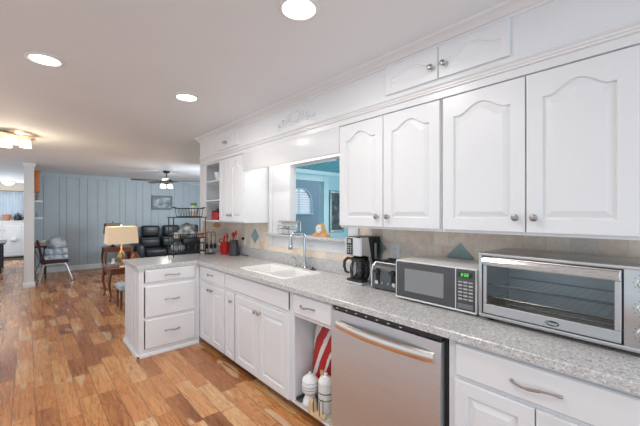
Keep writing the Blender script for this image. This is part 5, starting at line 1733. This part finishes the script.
# chair facing the room
CX0, CX1, CY0, CY1 = -1.82, -1.36, 8.80, 9.26
t = thing('armchair', 'plum-cushioned metal chair against the panelled wall', 'chair', ((CX0 + CX1) / 2, 9.03, 0), R(0))
plum = plain('plum_cloth', (0.055, 0.022, 0.035), 0.8, var=0.15)
part('seat', MB().box(CX0, CY0, 0.385, CX1, CY1, 0.455, 0.03, 3), plum, t)
mb = MB()
lp = []
for i in range(9):
    u = i / 8
    x = CX0 + 0.02 - 0.07 * u ** 1.3
    z = 0.44 + 0.42 * u
    lp.append([(x - 0.022, CY0 + 0.02, z), (x + 0.022, CY0 + 0.02, z), (x + 0.022, CY1 - 0.02, z), (x - 0.022, CY1 - 0.02, z)])
mb.loops(lp)
bmesh.ops.bevel(mb.bm, geom=[e for e in mb.bm.edges if abs(e.verts[0].co.z - e.verts[1].co.z) > 0.02], offset=0.012, segments=2, affect='EDGES')
part('backrest', mb, plum, t)
for y in (CY0 - 0.005, CY1 + 0.005):
    part('sled_leg', MB().tube([(CX0 - 0.03, y, 0.013), (CX0 + 0.05, y, 0.36), (CX0 + 0.11, y, 0.375), (CX1 - 0.10, y, 0.375), (CX1 - 0.04, y, 0.34), (CX1 + 0.06, y, 0.013)], 0.013, 8), 'satin', t)
part('crossbar', MB().tube([(CX0 + 0.09, CY0, 0.372), (CX0 + 0.09, CY1, 0.372)], 0.010, 8), 'satin', t)
quilt = patches('blue_print_quilt', [(0.35, (0.20, 0.30, 0.38)), (0.5, (0.42, 0.52, 0.60)), (0.62, (0.66, 0.68, 0.70)), (0.72, (0.50, 0.36, 0.38))], 14, 0.8, 3)
single('folded_quilt', (lambda m: (m.box(CX0 + 0.05, CY0 + 0.02, 0.4565, CX1 - 0.01, CY1 - 0.02, 0.56, 0.03, 3), m.box(CX0 + 0.06, CY0 + 0.03, 0.561, CX1 - 0.02, CY1 - 0.03, 0.69, 0.035, 3), m)[-1])(MB()), quilt, 'folded blue print quilt on the plum chair', 'quilt')
lump('plastic_bag', 'clear plastic bag bunched on top of the folded quilt', (-1.58, 9.03, 0.785), (0.17, 0.17, 0.13), 3.3, patches('clear_film', [(0.35, (0.36, 0.42, 0.47)), (0.6, (0.58, 0.63, 0.67))], 10, 0.2, 4), 'bag', 0.35)

# ------------------------------------------------------------------ breakfast room past the post
t = thing('dining_table', 'dark grey table edge at the far left of the breakfast room', 'table', (-3.0, 11.4, 0))
part('tabletop', MB().box(-3.6, 10.9, 0.69, -2.42, 12.1, 0.73, 0.006), plain('slate_top', (0.13, 0.13, 0.13), 0.35), t)
for x in (-3.5, -2.52):
    for y in (11.0, 12.0):
        part('leg', MB().box(x - 0.03, y - 0.03, 0.0006, x + 0.03, y + 0.03, 0.6895), 'iron', t)
t = thing('low_cabinet', 'long white low cabinet under the breakfast room window', 'cabinet', (-2.6, 14.6, 0))
part('body', MB().box(-3.15, 14.40, 0.05, -2.075, 14.86, 1.16, 0.004), 'cab', t)
part('top', MB().box(-3.17, 14.37, 1.1605, -2.07, 14.865, 1.20, 0.005), 'trim', t)
part('plinth', MB().box(-3.13, 14.43, 0.0006, -2.08, 14.85, 0.0495), 'dark', t)
for a, b in [(-3.14, -2.62), (-2.605, -2.085)]:
    d = part('door', panel_mesh(facing_front(14.3995), a, b, 0.08, 1.13), 'cab', t)
    knob(facing_front(14.3995), b - 0.04 if a < -3 else a + 0.04, 0.9, 0.019, d)
single('paper_roll', MB().lathe([(0.06, 0), (0.06, 0.12), (0.02, 0.12), (0.02, 0.0)], (-2.42, 14.31, 0.60), (1, 0, 0), 20), 'white', 'white paper roll on the front of the low cabinet', 'paper roll')
single('flower_pot', MB().lathe([(0.07, 0), (0.075, 0.01), (0.10, 0.17), (0.11, 0.17), (0.11, 0.20), (0.09, 0.20), (0.001, 0.15)], (-2.52, 14.6, 1.2006), n=20), plain('terracotta', (0.50, 0.24, 0.15), 0.7), 'terracotta pot on the low cabinet under the curtained window', 'pot')
t = thing('kettle', 'black kettle on the low cabinet right of the terracotta pot', 'kettle', (-2.25, 14.6, 1.2))
part('body', MB().lathe([(0.09, 0), (0.095, 0.01), (0.10, 0.10), (0.07, 0.17), (0.03, 0.19), (0.012, 0.22), (0.001, 0.225)], (-2.25, 14.6, 1.2006), n=20), 'black', t)
part('handle', MB().tube([(-2.25 + 0.08 * math.cos(a), 14.6, 1.36 + 0.08 * math.sin(a)) for a in [PI * i / 10 for i in range(11)]], 0.010, 8), 'black', t)
part('spout', MB().tube([(-2.16, 14.6, 1.26), (-2.11, 14.6, 1.31), (-2.09, 14.6, 1.345)], [0.022, 0.016, 0.012], 8), 'black', t)
single('door_mat', MB().box(-2.75, 13.75, 0.0006, -2.12, 14.30, 0.012, 0.004), plain('dark_mat', (0.07, 0.065, 0.06), 0.9, var=0.2, scale=40), 'dark mat on the floor in front of the low white cabinet', 'mat')
# sheer curtain with folds
mb = MB()
lp = [[], []]
n = 90
for i in range(n + 1):
    x = -3.2 + (1.1) * i / n
    w = 0.022 * math.sin(i * 1.05)
    lp[0].append((x, 14.83 + w, 1.30)); lp[1].append((x, 14.83 + w * 0.8, 2.16))
mb.loops(lp, False, False, closed=False)
cur = nodes('sheer_curtain')
cur[2].inputs['Base Color'].default_value = (0.72, 0.78, 0.84, 1)
cur[2].inputs['Roughness'].default_value = 0.9
cur[2].inputs['Transmission Weight'].default_value = 0.0
nt = cur[1]
tl = N(nt, 'ShaderNodeBsdfTranslucent'); tl.inputs['Color'].default_value = (0.75, 0.82, 0.90, 1)
mx = N(nt, 'ShaderNodeMixShader'); mx.inputs['Fac'].default_value = 0.6
L(nt, cur[2].outputs[0], mx.inputs[1]); L(nt, tl.outputs[0], mx.inputs[2]); L(nt, mx.outputs[0], nt.nodes['Material Output'].inputs['Surface'])
t = thing('curtain', 'pale blue sheer curtain over the breakfast room window', 'curtain', (-2.65, 14.83, 1.30))
part('cloth', mb, cur[0], t)
part('rod', MB().tube([(-3.25, 14.83, 2.17), (-2.06, 14.83, 2.17)], 0.010, 8), 'nickel', t)
t = thing('dome_light', 'lit round dome light on the breakfast room ceiling', 'ceiling light', (-2.45, 13.6, CEIL))
part('collar', MB().lathe([(0.17, -0.0006), (0.17, -0.02), (0.14, -0.025)], (-2.45, 13.6, CEIL), n=24), 'brass', t)
part('glass_dome', MB().lathe([(0.15, 0), (0.14, -0.04), (0.09, -0.08), (0.001, -0.10)], (-2.45, 13.6, CEIL - 0.022), n=24), 'shadeglow', t)
l = bpy.data.lights.new('dome_bulb', 'POINT'); l.energy = 12; l.color = (1.0, 0.80, 0.58); l.shadow_soft_size = 0.10
o = bpy.data.objects.new('dome_bulb', l); o.location = (-2.45, 13.6, CEIL - 0.22); C.objects.link(o)
